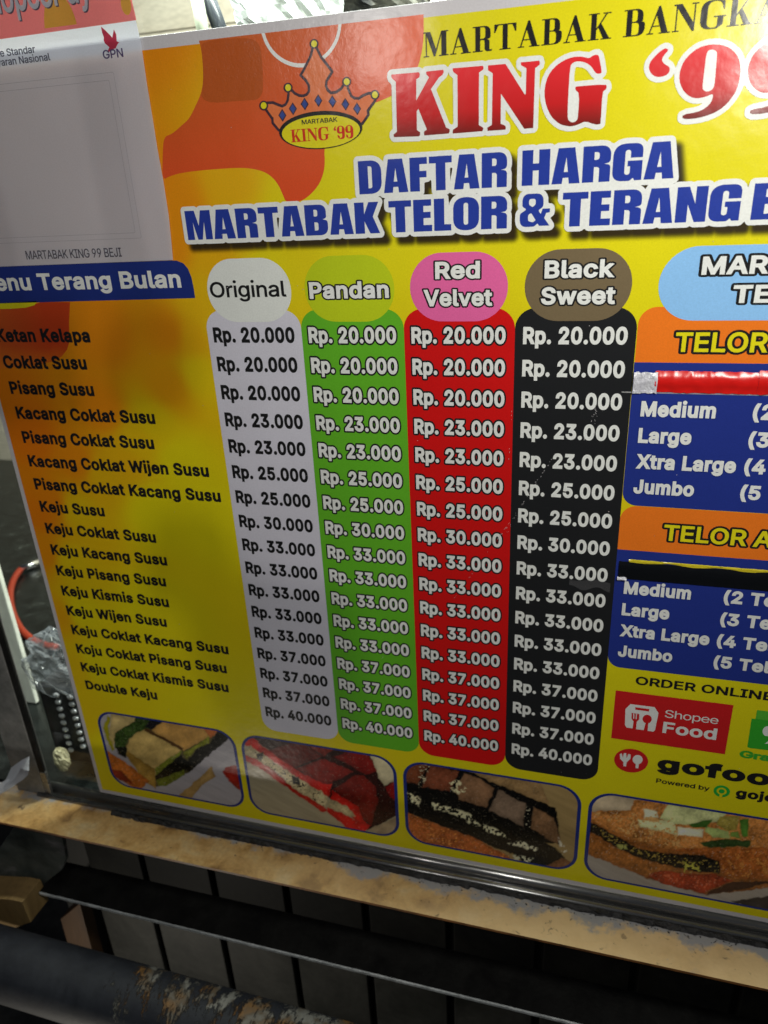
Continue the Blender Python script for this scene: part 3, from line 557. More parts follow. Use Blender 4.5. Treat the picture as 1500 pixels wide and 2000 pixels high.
def pl(pts, off=(0, 0), s=1.0): return [P(off[0] + x * s, off[1] + y * s) for x, y in pts]
def blob(name, loop, colour, layer, **props):
    """one large colour field of the artwork, finely filled so its ink may grade"""
    xs = np.arange(min(p[0] for p in loop), max(p[0] for p in loop) + .3, .3); 
    v, t = tess([loop]); o = mesh(name, [(p[0], -layer * EPS, p[1]) for p in v], t, M['art'], board, **props)
    bm = bmesh.new(); bm.from_mesh(o.data)
    for _ in range(3): bmesh.ops.subdivide_edges(bm, edges=[e for e in bm.edges if e.calc_length() > .5 * U], cuts=1, use_grid_fill=False)
    bmesh.ops.triangulate(bm, faces=bm.faces); bm.to_mesh(o.data); bm.free()
    b = base_of(board); co = np.array([v.co[:] for v in o.data.vertices]); vcol(o.data, colour(co[:, 0] / U + b.x / U, co[:, 2] / U + b.z / U))
    return o
def ramp(stops):
    def f(X, Z):
        px, py = PR(X, Z); t = np.array([s[0] for s in stops]); c = np.array([s[1] for s in stops]); v = px * 0.35 + py
        return np.stack([np.interp(v, t, c[:, k]) for k in range(3)], -1)
    return f
# smooth artwork outlines traced on the board
def smooth(l, it=2):
    for _ in range(it): l = [q for i in range(len(l)) for q in ((l[i - 1][0] * .25 + l[i][0] * .75, l[i - 1][1] * .25 + l[i][1] * .75),
                                                               (l[i][0] * .75 + l[(i + 1) % len(l)][0] * .25, l[i][1] * .75 + l[(i + 1) % len(l)][1] * .25))]
    return l
zt = 8.80
red1 = [(P(388, 73)[0], zt), (P(500, 60)[0], zt), (P(827, 21)[0], zt)] + pl([(828,60),(826,92),(817,132),(800,163),(775,183),(736,200),(700,212),(660,235),(641,262),(633,293),(635,315),(632,340),(621,365),(598,388),(578,396),(558,394)]) + \
       pl([(553,381),(541,355),(520,336),(487,328),(450,328),(367,335),(333,343),(317,353),(318,300),(320,267),(336,262),(353,247),(370,232),(383,205),(393,183),(397,160),(397,133),(394,100)])
def c_red1(X, Z):
    px, py = PR(X, Z); t = np.clip((px - 380) / 420, 0, 1)[..., None]; u = np.clip((py - 60) / 320, 0, 1)[..., None]
    a = np.array([.58, .13, .022]); b = np.array([.80, .13, .045]); c = np.array([.76, .085, .022]); k = (a * (1 - t) + b * t) * (1 - u) + c * u
    return k
red1 = smooth([q for p in red1[:3] for q in (p, p, p)] + red1[3:], 2)
blob('orange_shape', red1, c_red1, 2)
dk = pl([(394,80),(480,73),(503,80),(511,100),(514,150),(514,180),(505,195),(480,196),(392,203),(397,160),(397,133),(394,100)])
dk = smooth(dk, 2)
blob('orange_shape', dk, lambda X, Z: np.tile(np.array([.50, .10, .018]), (len(X), 1)), 3)
red2 = [(-7.47, P(0, 596)[1])] + pl([(40,600),(70,594),(80,590),(137,590),(136,610),(135,630),(136,667),(131,683),(121,696),(104,706)]) + [(-5.6, P(60, 715)[1]), (-6.6, -1.0), (-7.47, -1.1)]
def c_red2(X, Z):
    u = np.clip((X + 7.5) / 3, 0, 1)[..., None]; v = np.clip((Z + 1.4) / 1.2, 0, 1)[..., None]
    return np.array([.90, .26, .015]) * (1 - v) + (np.array([.62, .12, .02]) * (1 - u) + np.array([.60, .06, .012]) * u) * v
blob('orange_shape', red2, c_red2, 2)
flat('yellow_shape', [([[(-7.47, 1.45)] + pl([(0, 592), (73, 588), (68, 596), (50, 601), (20, 603)]) + [(-7.47, P(0, 604)[1])]], 3, M['yellow'])], board)
# white ring behind the crown
ring = [P(588 + 79 * math.cos(t), 44 + 88 * math.sin(t)) for t in np.linspace(math.radians(-2), math.radians(176), 30)]
ringi = [P(588 + 73 * math.cos(t), 44 + 80 * math.sin(t)) for t in np.linspace(math.radians(176), math.radians(-2), 30)]
flat('white_ring', [([[(x, min(z, zt)) for x, z in ring + ringi]], 4, M['white'])], board)

# title lines
text('heading', 'MARTABAK BANGKA', 9.85, (7, P(1193, 80)[0]), 7.80, .58, M['black'], board, 6, weight=0.0, track=0, font=SERIF)
def up(off, s, *loops): return [pl(l, off, s) for l in loops]
s6 = 1 / 6
king = up((740, 60), s6,
  [(150,515),(470,487),(483,510),(478,545),(440,570),(440,820),(590,545),(558,515),(555,480),(755,458),(762,485),(750,515),(705,550),(612,685),(790,1135),(830,1155),(832,1180),(820,1205),(535,1228),(530,1200),(535,1178),(565,1160),(465,915),(445,945),(448,1165),(485,1190),(485,1225),(470,1238),(185,1248),(175,1235),(175,1215),(213,1185),(200,600),(155,560),(148,540)],
  [(865,442),(1215,412),(1228,425),(1228,440),(1225,455),(1175,490),(1172,1105),(1222,1135),(1225,1150),(1215,1178),(870,1205),(865,1190),(870,1160),(925,1125),(922,520),(870,480)]) + up((960, 60), s6,
  [(-40,408),(165,390),(385,740),(395,750),(402,740),(410,440),(345,405),(345,372),(560,352),(568,375),(565,400),(512,440),(490,1140),(385,1150),(118,748),(112,742),(108,1090),(160,1112),(168,1130),(165,1160),(-45,1175),(-48,1135),(5,1105),(15,500),(-38,465)],
  smooth([(1250,285),(1262,310),(1292,480),(1285,500),(1240,508),(1215,490),(1170,420),(1110,375),(1020,356),(950,375),(920,430),(900,760),(890,1000),(905,1060),(960,1078),(1003,1050),(1015,1000),(1030,735),(985,700),(980,665),(1000,652),(1340,628),(1352,660),(1340,690),(1300,715),(1280,1085),(1265,1098),(1210,1100),(1100,1060),(1030,1095),(960,1118),(900,1122),(800,1098),(700,1010),(640,880),(618,740),(635,600),(690,480),(780,390),(900,322),(1000,303),(1080,308),(1150,325),(1180,295),(1215,283)], 1))
o4 = (1240, 40); s4 = 260 / 1500
nine = [smooth([(535,1112),(538,1060),(700,1035),(800,985),(860,920),(880,860),(876,826),(800,860),(700,882),(620,862),(550,800),(510,720),(498,640),(510,560),(550,460),(620,380),(710,310),(820,275),(920,268),(1020,285),(1110,340),(1170,420),(1190,520),(1185,640),(1150,780),(1080,890),(1000,975),(900,1040),(780,1085),(650,1110)], 1),
        smooth([(805,380),(830,335),(880,328),(920,350),(925,390),(900,700),(885,760),(850,795),(800,802),(765,780),(762,730),(790,500)], 1)]
quote = [smooth([(330,318),(355,315),(382,335),(320,400),(302,450),(330,490),(385,520),(397,560),(370,610),(300,637),(235,637),(180,600),(155,540),(165,480),(210,420),(270,360)], 1)]
nl = up(o4, s4, *nine); dx = P(1268 * s4 + 1240, 575 * s4 + 40)[0] - P(498 * s4 + 1240, 640 * s4 + 40)[0]
king += up(o4, s4, *quote) + nl + [[(x + dx, z) for x, z in l] for l in nl]
flat('heading', [(offset(king, .125, .035, .006), 6, M['white']), (king, 7, M['king'])], board)

lines = [text_loops(BLOCK, 'DAFTAR', P(699, 314)[0], P(989.8, 364)[0], 4.44, .90) + text_loops(BLOCK, 'HARGA', P(1019, 362)[0], P(1315, 350)[0], 4.44, .90),
         text_loops(BLOCK, 'MARTABAK', 1.82, P(743, 452)[0], 3.335, .88) + text_loops(BLOCK, 'TELOR', P(759, 400)[0], P(990, 445)[0], 3.335, .88)]
amp_w = P(1073, 440)[0] - P(1015, 440)[0]
amp = [[(P(1015, 440)[0] + x / 100 * amp_w, 3.37 + y / 100 * .84) for x, y in round_loop(l)] for l in (
    [(0,-2,24),(0,40,10),(24,54,6),(8,62,8),(8,102,24),(78,102,22),(78,58,16),(60,50,6),(70,38),(76,54),(100,54),(100,42),(88,40),(82,24),(100,0),(66,0),(60,8),(48,-2,10)],
    [(30,68,7),(30,86,7),(52,86,7),(52,68,7),(42,60,4)], [(28,16,8),(28,36,8),(38,42,4),(54,18,3),(44,12,6)])]
lines.append(amp + text_loops(BLOCK, 'TERANG BULAN', (0, P(1097, 440)[0]), (5, P(1442, 430)[0]), 3.32, .89))
for li in ([lines[0]], [lines[1], lines[2]]):
    ls = [l for q in li for l in q]
    xs = np.arange(min(p[0] for l in ls for p in l) - .35, max(p[0] for l in ls for p in l) + .7, .045); zs = np.arange(min(p[1] for l in ls for p in l) - .75, max(p[1] for l in ls for p in l) + .3, .045)
    X, Z = np.meshgrid(xs, zs); sh = [[(x + .17, z - .20) for x, z in l] for l in ls]
    d = sdf(sh, X, Z) + .135; al = np.clip((d + .13) / .24, 0, 1); al = al * al * (3 - 2 * al) * .93
    kp = np.maximum(np.maximum(al[:-1, :-1], al[1:, 1:]), np.maximum(al[1:, :-1], al[:-1, 1:])) > 0
    grid('printed_shadow', xs, zs, lambda *_: al, 4 if len(li) == 1 else 7, M['shadow'], board, kp)
flat('heading', [(offset(lines[0], .135, .035, .006), 5, M['white']), (lines[0], 6, M['blue'])], board)
flat('heading', [(offset(lines[1] + lines[2], .135, .035, .006), 8, M['white']), (lines[1] + lines[2], 9, M['blue'])], board)

# crown logo
c6 = (500, 60)
body = [(95,885),(140,848),(200,845),(260,872),(310,888),(352,868),(378,815),(387,740),(380,670),(412,692),(450,735),(510,765),(560,768),(600,750),(628,708),(625,640),(590,580),(528,520),(560,470),(610,370),(650,290),(668,205),(685,150),(715,215),(760,310),(810,370),(893,480),(860,530),(825,590),(820,650),(840,700),(880,733),(940,725),(1000,685),(1040,625),(1065,595),(1078,680),(1118,770),(1160,797),(1210,797),(1260,762),(1320,737),(1405,745),(1395,820),(1310,935),(1318,985),(1245,1090),(1100,1150),(400,1200),(268,1162),(200,1080),(200,1025),(195,1030)]
body = up(c6, s6, body)
crown = [(offset(body, .045, .03, .005), 5, M['plum']), (offset(body, -.03, .03, .005), 6, M['crown'])]
for x, y in ((312,992),(435,915),(573,860),(733,820),(898,830),(1050,862),(1187,915)):
    crown += [(up(c6, s6, [(x - 48, y), (x - 2, y - 76), (x + 48, y), (x + 5, y + 76)]), 7, M['plum']), (up(c6, s6, [(x - 33, y), (x - 2, y - 55), (x + 34, y), (x + 4, y + 54)]), 8, M['diamond'])]
for x, y in ((685,155),(380,668),(95,878),(1067,598),(1397,752)):
    crown += [(up(c6, s6, ell(x, y, 52, 58, 0, 20)), 9, M['plum']), (up(c6, s6, ell(x, y, 34, 40, 0, 20)), 10, M['yellow'])]
crown += [(up(c6, s6, ell(763, 1163, 488, 222, math.radians(-4))), 9, M['black']), (up(c6, s6, ell(765, 1182, 458, 192, math.radians(-4))), 10, M['yellow'])]
flat('crown_logo', crown, board)
def pxtext(name, s, a, b, top, mat, layer, parent=board, **k):
    """a = baseline start pixel, b = baseline end pixel (of char index given or last), top = pixel of cap top at start"""
    ia, a = (a[0], a[1:]) if len(a) == 3 else (0, a); ib, b = (b[0], b[1:]) if len(b) == 3 else (len(s) - 1, b)
    A, B_, T_ = P(*a), P(*b), P(*top)
    return text(name, s, (ia, A[0]), (ib, B_[0]), (A[1] + B_[1]) / 2, T_[1] - A[1], mat, parent, layer, **k)
pxtext('logo_lettering', 'MARTABAK', (590.5, 244), (660, 237), (590, 235), M['black'], 11, weight=.012)
pxtext('logo_lettering', 'KING ‘99', (570, 277.5), (691.5, 270), (568, 253), M['logored'], 11, weight=.01, track=-.03, font=SERIF)

# columns with their heading pills
XE = [2.02, 5.50, 9.00, 12.50, 16.03]
for i, (m, nm) in enumerate(zip(('colwhite', 'green', 'red', 'colblack'), ('lilac white', 'green', 'red', 'black'))):
    flat('price_column', [([rrect(XE[i], XE[i + 1], -16.75, 1.08, .62)], 2 + .2 * (i % 2), M[m])], board, label=nm + ' price column')
PX = [(2.25, 5.27, 'pillwhite'), (5.75, 8.74, 'pandan'), (9.25, 12.26, 'pink'), (12.76, 15.79, 'taupe')]
for a, b, m in PX: flat('heading_pill', [([rrect(a, b, .69, 2.72, 1.0, 12)], 3, M[m])], board)
text('column_heading', 'Original', 2.35, 5.10, 1.50, .50, M['black'], board, 4, weight=.012)
st = (.05, M['black'])
text('column_heading', 'Pandan', 5.90, 8.56, 1.42, .52, M['white'], board, 4, stroke=st)
text('column_heading', 'Red', 10.05, 11.42, 1.96, .50, M['white'], board, 4, stroke=st)
text('column_heading', 'Velvet', 9.67, 11.80, 1.15, .50, M['white'], board, 4, stroke=st)
text('column_heading', 'Black', 13.32, 15.29, 1.92, .50, M['white'], board, 4, stroke=st)
text('column_heading', 'Sweet', 13.24, 15.36, 1.17, .50, M['white'], board, 4, stroke=st)

MENU = ['Ketan Kelapa', 'Coklat Susu', 'Pisang Susu', 'Kacang Coklat Susu', 'Pisang Coklat Susu', 'Kacang Coklat Wijen Susu', 'Pisang Coklat Kacang Susu', 'Keju Susu',
        'Keju Coklat Susu', 'Keju Kacang Susu', 'Keju Pisang Susu', 'Keju Kismis Susu', 'Keju Wijen Susu', 'Keju Coklat Kacang Susu', 'Koju Coklat Pisang Susu', 'Keju Coklat Kismis Susu', 'Double Keju']
PRICE = [20, 20, 20, 23, 23, 25, 25, 30, 33, 33, 33, 33, 33, 37, 37, 37, 40]
CX = [(2.24, 5.24), (5.74, 8.74), (9.24, 12.22), (12.75, 15.79)]
def natural(s, weight, track): return sum(SANS[c][1] + 2 * weight + track for c in s) - track
kw = 6.20 / natural('Kacang Coklat Susu', .035, -.040)
proto = {}
for k, (it, pr) in enumerate(zip(MENU, PRICE)):
    text('menu_item', it, -6.85, -6.85 + kw * natural(it, .035, -.040), -k - .02, .50, M['black'], board, 3, weight=.035, track=-.040)
    for c, (a, b) in enumerate(CX):
        key = (pr, c)
        if key not in proto:
            proto[key] = text('price', 'Rp. %d.000' % pr, a, b, -k, .52, M['white'] if c else M['black'], board, 3.5, weight=.036, track=-.044,
                              stroke=((.055, M['black']) if c in (1, 2) else None)); proto[key]['k'] = k
        else:
            src = proto[key]; o = src.copy(); COL.objects.link(o); o.parent = board; o.location = (0, 0, -(k - src['k']) * U)
for o in proto.values(): del o['k']
for o in board.children:
    if 'k' in o: del o['k']

# left heading tab
flat('heading_tab', [([[(-7.47, 1.38), (-7.47, 2.70)] + [P(*q) for q in ((330,509),(345,509),(358,514),(367,524),(374,541),(378,560),(381.5,582))]], 3, M['navy'])], board)
text('section_heading', 'Menu Terang Bulan', (5, -4.45), (16, 1.30), 1.84, .57, M['white'], board, 4, weight=.028)

# right-hand panels
PXR = 23.85
flat('heading_pill', [([rrect(16.51, 23.35, .69, 2.70, 1.0, 12)], 4, M['sky'])], board)
flat('panel_heading', [([rrect(16.05, PXR, -.52, 1.08, (0, 0, .5, .5))], 3, M['orange'])], board)
flat('size_panel', [([rrect(16.04, PXR, -5.13, -.52, (.45, .45, 0, 0))], 3, M['panel'])], board)
flat('panel_heading', [([rrect(16.03, PXR, -6.73, -5.14, (0, 0, .5, .5))], 3, M['orange'])], board)
flat('size_panel', [([rrect(16.03, PXR, -11.38, -6.73, (.45, .45, 0, 0))], 3, M['panel'])], board)
text('column_heading', 'MARTABAK', (0, 17.60), (2, 19.29), 1.94, .48, M['white'], board, 5, stroke=(.07, M['black']))
text('column_heading', 'TELOR', (0, 18.48), (1, 19.45), 1.17, .48, M['white'], board, 5, stroke=(.07, M['black']))
text('panel_title', 'TELOR', 17.12, 19.58, -.20, .56, M['yellow'], board, 5, stroke=(.07, M['black']), weight=.020)
text('panel_title', 'TELOR AYAM', (0, 17.40), (4, 19.86), -6.28, .56, M['yellow'], board, 5, stroke=(.07, M['black']), weight=.020)
for z0, half in ((-2.17, 0), (-8.38, 1)):
    for k, (s, xr, n) in enumerate((('Medium', 18.46, 2), ('Large', 17.88, 3), ('Xtra Large', 19.23, 4), ('Jumbo', 18.14, 5))):
        z = z0 - .845 * k
        text('size_name', s, 16.35, xr, z, .48, M['white'], board, 5, weight=.038, track=-.044, stroke=(.03, M['navy']))
        text('egg_count', '(%d Telor)' % n, 19.46, 22.0, z, .47, M['white'], board, 5, weight=.036, track=-.044)
text('notice_lettering', 'ORDER ONLINE', (0, 17.04), (4, 19.04), -12.01, .35, M['black'], board, 4, weight=.022)
# delivery service marks
q5 = (1180, 1300); s5 = 320 / 1500
flat('service_logo', [([rrect(16.40, 20.30, -14.55, -12.38, 0)], 4, M['shopee']),
  (up(q5, s5, [(195,395),(240,350),(462,378),(497,432),(465,590),(450,602),(398,595),(405,515),(388,512),(374,540),(362,588),(292,580),(300,500),(270,498),(260,572),(205,565),(190,540)]), 5, M['white']),
  (up(q5, s5, [(285,378),(412,395),(410,418),(284,400)]), 6, M['shopee']),
  (up(q5, s5, [(252,430),(250,480),(265,505),(300,510),(320,490),(322,440)]), 6, M['shopee']),
  (up(q5, s5, [(267,434),(265,482),(274,483),(276,435)]), 7, M['white']), (up(q5, s5, [(290,437),(288,485),(297,486),(299,438)]), 7, M['white']),
  (up(q5, s5, ell(393, 487, 42, 40, 0, 20)), 6, M['shopee'])], board)
text('service_lettering', 'Shopee', 18.14, 19.91, -13.27, .33, M['white'], board, 6, weight=.0)
text('service_lettering', 'Food', 18.13, 19.93, -13.97, .50, M['white'], board, 6, weight=.026)
flat('service_logo', [(up(q5, s5, [(1350,482),(1310,742),(1330,752),(1600,785),(1630,515)]), 4, M['grab']), (up(q5, s5, [(1400,405),(1640,435),(1630,515),(1385,485)]), 4.5, M['grab2']),
  (up(q5, s5, ell(1492, 598, 42, 46, .3, 20)), 5, M['white']), (up(q5, s5, [(1470,712),(1500,690),(1560,690),(1555,715)]), 5, M['white'])], board)
text('service_lettering', 'Grab', P(1445, 1476)[0], P(1525, 1488)[0], P(1445, 1478)[1], .30, M['grab'], board, 4, weight=.012, stroke=(.02, M['grab2']))
flat('service_logo', [(up(q5, s5, ell(247, 868, 156, 108, .12)), 4, M['shopee']),
  (up(q5, s5, [(143,810),(160,800),(172,840),(180,800),(202,800),(205,845),(222,806),(243,812),(240,850),(205,885),(200,920),(175,918),(176,880),(146,850)]), 5, M['white']),
  (up(q5, s5, ell(306, 858, 46, 42, 0, 20)), 5, M['white']), (up(q5, s5, [(290,895),(318,898),(312,938),(286,935)]), 6, M['white'])], board)
zb = P(1352.8, 1513)[1]
text('service_lettering', 'gofood', (0, P(1283, 1500)[0]), (3, P(1455, 1520)[0]), zb, .66, M['black'], board, 4, weight=.042)
text('service_lettering', 'Powered by', (0, 18.14), (6, P(1357, 1540)[0]), -16.33, .21, M['black'], board, 4, weight=.016)
gc = P(1409.5, 1545); gl = ell(gc[0], gc[1], .27, .27)
flat('service_logo', [([ell(gc[0], gc[1], .275, .275), ell(gc[0], gc[1], .17, .17)], 4, M['gojek']), ([ell(gc[0], gc[1], .10, .10)], 4, M['gojek']),
                      ([[(gc[0] - .05, gc[1] - .3), (gc[0] + .05, gc[1] - .3), (gc[0] + .05, gc[1] - .1), (gc[0] - .05, gc[1] - .1)]], 5, M['yellow'])], board)
text('service_lettering', 'gojek', (0, P(1437, 1550)[0]), (1, P(1481, 1556)[0]), P(1472, 1560.7)[1], .40, M['black'], board, 4, weight=.04)

# ------------------------------------------------------------------ printed food pictures
def picture(x0, x1, off, s, bgc, shapes, gain, seed, bg2=None, spec=()):
    z0, z1 = -21.78, -17.18
    if x1 > 20: z0, z1 = -21.85, -17.2
    def colour(X, Z):
        px, py = PR(X, Z); cx = (px - off[0]) / s; cy = (py - off[1]) / s
        wx = cx + (fbm(cx / 38, cy / 38, seed, 5) - .5) * 26; wy = cy + (fbm(cx / 38, cy / 38, seed + 50, 5) - .5) * 26
        base = lin(bgc) * np.ones(X.shape + (3,)); st_ = fbm(cx / 300 + cy / 400, cy / 25 - cx / 50, seed + 9)[..., None]
        out = base * (.82 + .36 * st_)
        for k, (poly, col, nz) in enumerate(shapes):
            d = sdf([poly], wx, wy); m = np.clip(.5 + d / 11, 0, 1)[..., None]
            t = fbm(cx / 15, cy / 15, seed + k * 13, 4)[..., None]; t2 = fbm(cx / 110, cy / 90, seed + k * 5 + 3, 3)[..., None]
            rim = np.clip(d / 34, 0, 1)[..., None]
            c = lin(col) * (1 + nz * 1.5 * (t - .5) + 1.0 * (t2 - .5)) * (.80 + .26 * rim)
            hl = np.clip((fbm(cx / 12, cy / 12, seed + k * 3 + 90, 3)[..., None] - .70) * 8, 0, 1) * min(1, nz) * .35
            c = c * (1 - hl) + hl * lin((205, 195, 170)) * (.4 + lin(col).max() * 2)
            out = out * (1 - m) + np.clip(c, 0.002, 2) * m
        for (poly, col, th, sc_) in spec:
            m = (np.clip(.5 + sdf([poly], wx, wy) / 12, 0, 1) * np.clip((fbm(cx / sc_, cy / sc_, seed + 77, 4) - th) * 14, 0, 1))[..., None]
            out = out * (1 - m) + m * lin(col) * (.6 + .8 * fbm(cx / 9, cy / 9, seed + 3)[..., None])
        return np.clip(out * gain, 0, .85)
    xs = np.arange(x0 + .03, x1 - .02, .032); zs = np.arange(z0 + .03, z1 - .02, .032)
    X, Z = np.meshgrid(xs, zs); keep = (sdf([rrect(x0 + .02, x1 - .02, z0 + .02, z1 - .02, .93)], X, Z) > .03)[:-1, :-1]
    pic = grid('food_picture', xs, zs, colour, 3, M['art'], board, keep)
    mesh_ = flat('picture_border', [([rrect(x0, x1, z0, z1, .95, 10), rrect(x0 + .14, x1 - .14, z0 + .10, z1 - .10, .84, 10)], 4, M['navy'])], pic)
    return pic
PIC1 = [([(200,140),(700,165),(1310,320),(930,660),(640,800),(560,800),(330,520),(215,440)],(70,64,36),.5), ([(150,130),(105,240),(130,330),(190,470),(215,460),(160,290),(150,240),(175,150)],(135,130,20),.3),
 ([(180,110),(400,150),(430,180),(230,290),(205,400),(200,440),(165,330),(160,260)],(172,152,100),.2),
 ([(410,140),(560,170),(560,260),(500,260),(330,370),(320,440),(215,440),(205,350),(230,290),(400,190)],(45,65,25),1.2),
 ([(560,150),(700,185),(560,275),(500,240)],(20,20,25),.4), ([(215,430),(330,430),(320,530),(250,500)],(14,18,10),.8),
 ([(500,260),(850,450),(800,500),(640,600),(600,700),(590,810),(480,740),(330,520),(325,440),(345,370),(400,310)],(170,145,85),.22),
 ([(330,520),(335,470),(600,640),(590,700),(605,825),(520,775)],(148,115,48),.35),
 ([(560,275),(680,180),(1190,250),(1180,290),(1100,340),(870,465)],(170,130,68),.22), ([(500,250),(865,440),(855,465),(490,272)],(70,45,20),.3),
 ([(1040,230),(1200,255),(1180,300),(1110,350),(1100,320)],(175,98,48),.3),
 ([(1100,330),(1100,390),(1000,440),(900,540),(860,480),(950,440)],(112,116,34),.8), ([(850,460),(830,510),(730,600),(600,700),(600,640),(680,560)],(108,116,34),.8),
 ([(1200,260),(1320,320),(1100,510),(930,660),(870,640),(600,750),(590,710),(730,590),(840,500),(900,560),(1010,440),(1100,400)],(15,15,10),1.0),
 ([(600,750),(720,700),(870,640),(880,690),(700,800),(640,800)],(100,110,32),.8),
 ([(1130,610),(1165,710),(1040,790),(920,930),(810,900),(990,740)],(155,125,75),.2), ([(1230,660),(1260,620),(1380,595),(1420,860),(1290,760)],(135,26,16),.2),
 ([(130,460),(340,590),(540,750),(470,820),(380,810),(190,690),(150,560)],(170,92,30),.6), ([(160,630),(290,660),(400,790),(260,740),(190,710)],(122,30,10),.4)]
PIC2 = [([(60,10),(900,130),(1200,180),(1300,420),(1460,480),(1460,760),(1190,900),(800,560),(300,170)],(42,14,11),.8),
 ([(260,170),(480,100),(620,110),(770,220),(520,320),(480,340)],(92,24,18),.5), ([(620,105),(880,150),(790,220)],(118,32,22),.6),
 ([(530,330),(790,240),(1060,360),(860,460),(780,470)],(112,24,18),.45), ([(880,225),(1040,160),(1190,195),(1280,360),(1160,385),(1040,310)],(106,22,18),.45),
 ([(870,520),(1080,390),(1160,400),(1260,500),(1280,640),(1215,860),(1160,810),(1080,680)],(100,24,17),.45),
 ([(30,20),(100,30),(250,140),(510,330),(780,470),(860,470),(830,590),(780,570),(510,400),(270,230),(100,130),(40,100)],(185,27,20),.3),
 ([(860,530),(1100,680),(1175,850),(1110,830),(850,600)],(180,27,20),.3),
 ([(110,120),(270,230),(510,390),(820,580),(830,640),(790,690),(640,590),(480,500),(380,380),(180,240),(50,200)],(190,174,132),.5),
 ([(850,610),(1000,680),(1075,770),(1000,760),(820,680)],(185,168,125),.5),
 ([(30,200),(180,250),(350,370),(500,510),(790,680),(830,720),(780,735),(500,545),(280,385),(40,240)],(178,27,19),.3),
 ([(820,680),(1000,760),(1160,840),(1210,850),(1150,915),(1030,900),(820,735)],(185,24,18),.3),
 ([(1200,180),(1350,210),(1440,290),(1440,430),(1340,490),(1290,420)],(178,168,135),.15), ([(1350,500),(1450,440),(1450,640),(1390,590)],(115,16,15),.4),
 ([(1180,895),(1460,775),(1460,960),(1300,930)],(155,135,104),.15)]
PIC3 = [([(20,20),(500,80),(1260,400),(1290,700),(20,440)],(13,12,11),.6), ([(20,180),(500,340),(720,420),(1000,560),(1300,760),(1330,820),(1100,900),(900,770),(600,650),(300,530),(20,430)],(13,12,11),.6),
 ([(20,30),(240,45),(150,210),(20,180)],(98,52,30),.6), ([(250,55),(480,110),(400,270),(180,230)],(108,58,38),.6), ([(520,125),(640,160),(760,250),(700,400),(480,330),(450,260)],(122,90,64),.4),
 ([(800,260),(1020,370),(990,550),(720,420)],(108,90,74),.4), ([(1080,395),(1240,480),(1290,650),(1270,700),(1060,560)],(122,90,62),.5),
 ([(520,80),(800,140),(1130,190),(1210,380),(760,200)],(138,110,72),.4), ([(20,430),(300,530),(620,650),(880,790),(900,860),(100,700),(40,600)],(158,84,38),.8),
 ([(1180,870),(1300,800),(1420,850),(1400,940),(1180,920)],(110,72,45),.7)]
SP3 = [([(40,255),(170,330),(160,390),(50,330)],(205,198,160),.42,18),([(255,350),(420,400),(590,460),(650,550),(560,530),(430,450),(270,410)],(205,198,160),.42,18),([(640,530),(790,570),(890,650),(720,600)],(205,198,160),.45,18),
 ([(870,690),(980,660),(1110,730),(1095,755),(960,705)],(200,195,165),.42,18),([(390,190),(490,180),(550,260),(480,300),(400,230)],(200,190,150),.48,16),([(1270,630),(1345,740),(1310,770)],(195,190,170),.42,16),([(905,780),(1080,800),(1040,850),(930,840)],(190,190,160),.5,16),
 ([(160,60),(250,60),(200,240),(160,230)],(180,170,140),.58,14),([(200,560),(420,560),(420,700),(210,700)],(190,120,60),.6,14),([(1000,370),(1060,400),(1060,560),(1000,540)],(170,165,140),.66,12),([(20,430),(900,790),(900,850),(30,640)],(205,130,60),.66,12)]
PIC4 = [([(30,180),(500,85),(1800,180),(1800,765),(1000,850),(560,730),(30,515)],(138,84,38),.8), ([(40,10),(420,80),(480,170),(60,190)],(175,158,130),.1),
 ([(60,185),(400,170),(420,95),(520,90),(700,110),(1000,140),(1600,240),(1800,480),(700,490),(420,420),(150,290),(60,240)],(172,112,56),.9),
 ([(40,370),(400,520),(760,640),(560,700),(280,600),(120,560),(30,500)],(150,92,40),.9),
 ([(60,255),(200,330),(450,480),(700,520),(960,530),(1110,590),(1110,680),(900,660),(700,620),(420,540),(250,450),(50,330)],(34,28,20),1.8),
 ([(700,490),(1000,470),(1800,480),(1800,740),(1260,720),(1140,710),(1110,600),(960,530)],(158,88,38),.9),
 ([(960,530),(1110,580),(1115,680),(900,665)],(26,24,20),1.5),
 ([(530,705),(640,650),(850,680),(1090,690),(1220,740),(1060,800),(980,835),(800,795),(640,755)],(150,54,26),.8),
 ([(1040,815),(1220,745),(1800,745),(1480,765),(1200,825),(1000,855)],(62,36,26),.4),
 ([(700,125),(1180,190),(1100,260),(860,290),(740,280),(630,240)],(196,200,140),.3), ([(455,250),(740,260),(770,370),(480,310)],(205,204,150),.2), ([(500,165),(610,180),(620,235),(505,240)],(215,215,180),.15),
 ([(770,305),(980,330),(970,390),(775,370)],(218,214,180),.15), ([(1000,300),(1180,340),(1200,400),(1060,390),(985,350)],(172,190,112),.25),
 ([(860,285),(1050,245),(1010,315),(880,305)],(62,98,38),.4), ([(1270,250),(1345,235),(1335,390),(1290,390)],(74,118,42),.4), ([(1200,350),(1260,340),(1280,400),(1200,390)],(112,142,62),.3),
 ([(1110,220),(1270,220),(1250,330),(1180,340),(1090,290)],(150,135,60),.6), ([(950,430),(1180,400),(1370,420),(1340,465),(1020,475)],(48,68,32),.7), ([(1200,905),(1500,860),(1800,900),(1800,1100)],(55,48,45),.2)]
